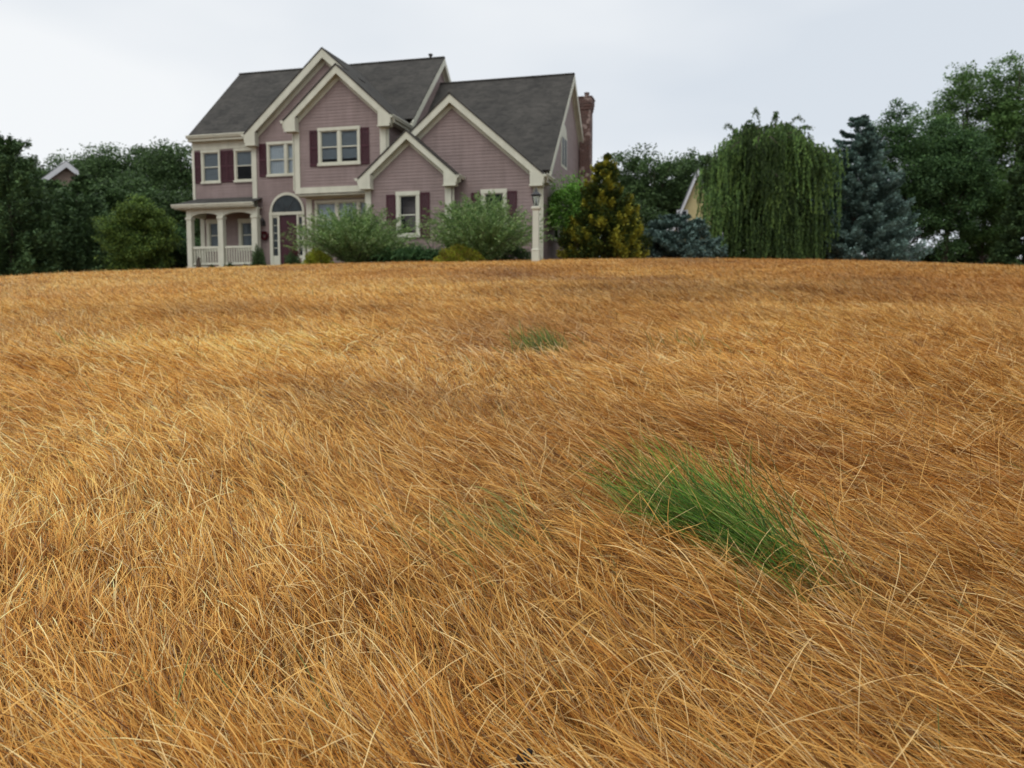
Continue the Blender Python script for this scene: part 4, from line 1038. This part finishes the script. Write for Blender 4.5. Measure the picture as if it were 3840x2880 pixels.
# right of the house
SGR = [(.11, .23, .04), (.15, .29, .05), (.06, .13, .028)]
q = at(2125, 985, 32.2); broad_tree('ornamental_tree', q.x, q.y, 3.5, 1.42, 1.2, SGR, [3, 3, 2], 'small bright green tree against the right wall of the house', cb=.16, nl=34, per=330, leaf=.09, lobe=.34, trunk=.07, seed=3)
GLD = [(.060, .085, .018), (.13, .14, .022), (.026, .046, .014)]
q = at(2265, 985, 31.4)
conifer('golden_cypress', q.x, q.y, 4.12, 1.58, GLD, [4, 2, 4], 'golden yellow cypress between the small green tree and the low blue spruce', base=.0, nwh=22, nb=16, per=52, droop=-.10, tipup=.38, prof=.80, leaf=.09, wid=.045, jag=.22, flat=.9, tipc=(.30, .28, .035), trunk=.10, seed=4)
q = at(2535, 985, 32.5)
conifer('low_blue_spruce', q.x, q.y, 1.98, 1.9, BLU, [3, 3, 2], 'low spreading blue spruce right of the golden cypress', 'shrub', nwh=11, nb=20, per=44, droop=.02, tipup=.08, prof=.48, leaf=.11, wid=.04, jag=.18, flat=.5, trunk=.10, seed=6)
q = at(2850, 985, 36); weeping_tree(q.x + .1, q.y, 6.25, 2.8, 'broad weeping tree with trailing branches, between the two blue spruces')
q = at(3200, 985, 38)
conifer('blue_spruce', q.x, q.y, 7.25, 3.0, BLU, [2, 2, 5], 'tall blue spruce standing right of the weeping tree', nwh=23, nb=28, per=50, droop=-.16, tipup=.30, prof=.74, leaf=.13, wid=.045, jag=.20, flat=.45, tipc=(.165, .245, .21), trunk=.18, seed=8)
DKT = [(.060, .115, .042), (.088, .16, .055), (.034, .07, .027)]
q = at(3380, 985, 42.5); broad_tree('deciduous_tree', q.x, q.y, 9.2, 2.5, 2.0, DKT, [3, 2, 3], 'dense dark green tree directly right of the tall blue spruce', group='trees at the right of the lawn', cb=.03, nl=62, per=520, leaf=.13, lobe=.30, seed=1)
q = at(3540, 985, 42.5); broad_tree('deciduous_tree', q.x, q.y, 8.6, 2.3, 1.9, DKT, [3, 1, 3], 'dark tree between the dense tree and the airy tree', group='trees at the right of the lawn', cb=.04, nl=52, per=480, leaf=.13, lobe=.30, seed=2)
AIR = [(.085, .15, .048), (.12, .20, .06), (.05, .095, .03)]
q = at(3600, 985, 47); broad_tree('poplar_tree', q.x, q.y, 12.6, 3.2, 2.5, AIR, [3, 2, 2], 'tall airy tree with sky showing through, behind the dark tree', group='trees at the right of the lawn', cb=.25, nl=90, per=260, leaf=.15, lobe=.20, trunk=.2, seed=3)
q = at(3790, 985, 46); broad_tree('poplar_tree', q.x, q.y, 13.8, 2.6, 2.4, AIR, [3, 2, 2], 'tallest airy tree at the right edge of the photo', group='trees at the right of the lawn', cb=.05, nl=95, per=320, leaf=.15, lobe=.25, trunk=.2, seed=4)
q = at(3680, 985, 44); broad_tree('deciduous_tree', q.x, q.y, 6.2, 2.1, 1.5, AIR, [3, 1, 3], 'mid green leafy tree low in front of the airy tree', group='trees at the right of the lawn', cb=.16, nl=40, per=340, leaf=.13, lobe=.3, trunk=.1, seed=5)
q = at(3845, 985, 40); conifer('dark_spruce', q.x, q.y, 7.9, 1.35, DKG, [3, 2, 3], 'dark narrow conifer at the right edge of the lawn', nwh=24, nb=15, per=30, prof=.5, jag=.2, flat=1.0, leaf=.14, wid=.06, seed=11)
q = at(3060, 985, 42); broad_tree('deciduous_tree', q.x, q.y, 6.9, 2.2, 1.5, DKT, [3, 2, 3], 'green tree filling the gap between the weeping tree and the tall blue spruce', group='trees at the right of the lawn', cb=.03, nl=44, per=420, leaf=.13, lobe=.3, trunk=.1, seed=6)
# behind
OAK = [(.058, .098, .036), (.080, .130, .046), (.036, .062, .024)]
BG = 'trees far behind the house'
for px_, top_, Y, rx_, lab, sd_, cb_, per_ in (
        (2450, 530, 62, 4.6, 'dark oak with sky holes behind the golden cypress', 1, .34, 250), (2600, 560, 64, 4.2, 'dark oak behind the left edge of the weeping tree', 2, .30, 420),
        (2310, 600, 66, 3.2, 'thin far tree just right of the chimney', 3, .30, 150), (2740, 560, 66, 4.0, 'far tree hidden behind the weeping tree', 4, .2, 300),
        (3000, 520, 60, 3.6, 'far tree showing between weeping tree and tall spruce', 5, .1, 420)):
    q = at(px_, 985, Y); zt_ = at(px_, top_, Y).z; broad_tree('oak_tree', q.x, q.y, zt_ - gz(q.x, q.y), rx_, 3, OAK, [3, 2, 3], lab, group=BG, cb=cb_, nl=54, per=per_, leaf=.22, lobe=.27, trunk=.22, seed=sd_)
for px_, top_, Y, rx_, lab, sd_ in ((2400, 720, 44, 1.7, 'green bush behind the gap between golden cypress and low spruce', 6), (2560, 790, 52, 3.2, 'bushy growth in front of the yellow house', 7), (2120, 800, 47, 2.5, 'bush behind the back corner of the mauve house', 8), (2950, 800, 45, 3.0, 'bush behind the weeping tree and the tall spruce', 9), (3640, 880, 46, 3.6, 'bush behind the airy trees at the right', 10)):
    if sd_ == 7: continue
    q = at(px_, 985, Y); zt_ = at(px_, top_, Y).z; broad_tree('bush', q.x, q.y, zt_ - gz(q.x, q.y), rx_, 1.5, OAK, [3, 2, 3], lab, 'bush', cb=.02, nl=30, per=380, leaf=.16, lobe=.36, trunk=.08, seed=sd_)

# left of the house
q = at(50, 1040, 38); conifer('white_pine', q.x, q.y, 6.9, 2.35, DKG, [3, 3, 2], 'large dark green pine at the left edge of the lawn', nwh=22, nb=15, per=44, droop=.02, tipup=.16, prof=.42, leaf=.16, wid=.05, jag=.30, flat=1.5, seed=21)
q = at(300, 1040, 41); conifer('white_pine', q.x, q.y, 4.7, 2.9, DKG, [3, 2, 3], 'dark pine between the edge pine and the olive tree', nwh=20, nb=15, per=44, droop=.0, tipup=.14, prof=.42, leaf=.16, wid=.05, jag=.30, flat=1.5, seed=23)
q = at(-90, 1040, 41); conifer('white_pine', q.x, q.y, 7.5, 3.0, DKG, [3, 2, 3], 'dark pine cut by the left edge of the photo', nwh=22, nb=15, per=44, prof=.45, leaf=.16, wid=.05, jag=.30, flat=1.5, seed=25)
OLV = [(.10, .155, .034), (.145, .205, .042), (.050, .088, .024)]
q = at(520, 1015, 37.5); broad_tree('olive_green_tree', q.x, q.y, 4.3, 2.15, 1.9, OLV, [3, 2, 3], 'rounded olive green tree left of the porch', cb=.02, nl=70, per=400, leaf=.10, lobe=.24, trunk=.10, zsk=.50, seed=5)
q = at(660, 1010, 40.5); broad_tree('bush', q.x, q.y, 2.9, 1.5, 1.3, DKT, [3, 1, 3], 'dark bush between the olive tree and the porch', 'bush', cb=.02, nl=30, per=380, leaf=.12, lobe=.34, trunk=.08, seed=6)
q = at(608, 1010, 34.5); mound('dwarf_spruce', q.x, q.y, .98, .40, .35, 5200, .05, [(.05, .09, .02), (.035, .07, .018), (.07, .11, .028)], [2, 2, 1], 'small conical green dwarf spruce left of the porch', lumpy=.08, shape=1.9, needle=True)
for px_, top_, Y, rx_, lab, sd_ in (
        (690, 505, 62, 4.6, 'far tree touching the left eave of the house', 1), (560, 480, 64, 4.4, 'far tree with a pointed top left of the eave', 2), (430, 505, 66, 4.6, 'far tree right of the neighbouring gable', 3),
        (290, 520, 72, 4.6, 'far tree behind the neighbouring gable', 4), (170, 505, 68, 4.2, 'far tree left of the neighbouring gable', 5), (60, 535, 64, 4.4, 'far tree above the edge pine', 6), (-80, 560, 66, 4.0, 'far tree cut by the left edge', 7),
        (500, 640, 52, 3.6, 'nearer dark tree above the olive tree', 8), (650, 680, 50, 3.2, 'nearer dark tree behind the porch', 9), (355, 620, 50, 2.2, 'nearer dark tree right below the neighbouring gable', 10), (170, 600, 50, 2.2, 'nearer dark tree left below the neighbouring gable', 11)):
    q = at(px_, 985, Y); zt_ = at(px_, top_, Y).z; broad_tree('oak_tree', q.x, q.y, zt_ - gz(q.x, q.y), rx_, 2.6, OAK, [3, 2, 3], lab, group=BG, cb=.04, nl=66, per=380, leaf=.22, lobe=.26, trunk=.2, seed=30 + sd_)

# neighbouring houses, seen in part between the trees
def small_house(name, x, y, z0, w, d, he, hr, rz, mw, mr_, label, win=()):
    o = empty(name, (x, y, z0), rz)
    b = MB(); b.prism([(-w / 2, 0), (w / 2, 0), (w / 2, he), (0, hr), (-w / 2, he)], 0, d); b.build('wall', mw, o)
    for s in (-1, 1):
        b = MB(); b.slab([(s * (w / 2 + .35), -.35, he - .35 * (hr - he) / (w / 2)), (0, -.35, hr + .02), (0, d + .3, hr + .02), (s * (w / 2 + .35), d + .3, he - .35 * (hr - he) / (w / 2))], (0, 0, .12)); b.build('roof', mr_, o)
        b = MB(); b.slab([(s * (w / 2 + .35), -.40, he - .35 * (hr - he) / (w / 2) + .05), (0, -.40, hr + .07), (0, -.40, hr - .32), (s * (w / 2 + .35), -.40, he - .35 * (hr - he) / (w / 2) - .30)], (0, .045, 0)); b.build('rake_board', M['pale'], o)
    for a, c, e_, f_ in win:
        b = MB(); b.box(a, c, -.05, -.002, e_, f_); wn_ = b.build('window', M['pale'], o)
        b = MB(); b.box(a + .09, c - .09, -.06, -.051, e_ + .09, f_ - .09); b.build('pane', mf, wn_)
    return props(o, label, 'house')
M['pale'] = noise_mat('pale_trim', (.55, .56, .58), (.62, .63, .65), 3, .6)
q = at(268, 1040, 56); zp = at(268, 612, 56).z; g_ = gz(q.x, q.y)
small_house('neighbour_house', q.x, q.y, g_ - .3, 4.0, 5, zp - g_ - 1.7 + .3, zp - g_ + .3, R(27), M['tanwall'], M['greyroof'], 'neighbouring gable end with pale trim, half hidden by the left trees', [(-.5, .5, 5.6, 6.8)])
q = at(2660, 985, 53); zp = at(2645, 640, 53).z; g_ = gz(q.x, q.y)
small_house('neighbour_house', q.x - .85, q.y, g_ - .3, 3.4, 8, zp - g_ - 3.9, zp - g_ + .3, R(-8), M['yellow'], M['greyroof'], 'yellow house gable showing left of the weeping tree', [(-1.25, -.55, 3.2, 4.6)])
# pale outbuilding far right
q = at(3640, 985, 60)
small_house('neighbour_shed', q.x, q.y, gz(q.x, q.y) - .2, 8, 6, 2.2, 3.4, R(5), M['slate'], M['greyroof'], 'pale low building glimpsed under the right trees', [(1.5, 2.4, .9, 1.8)])
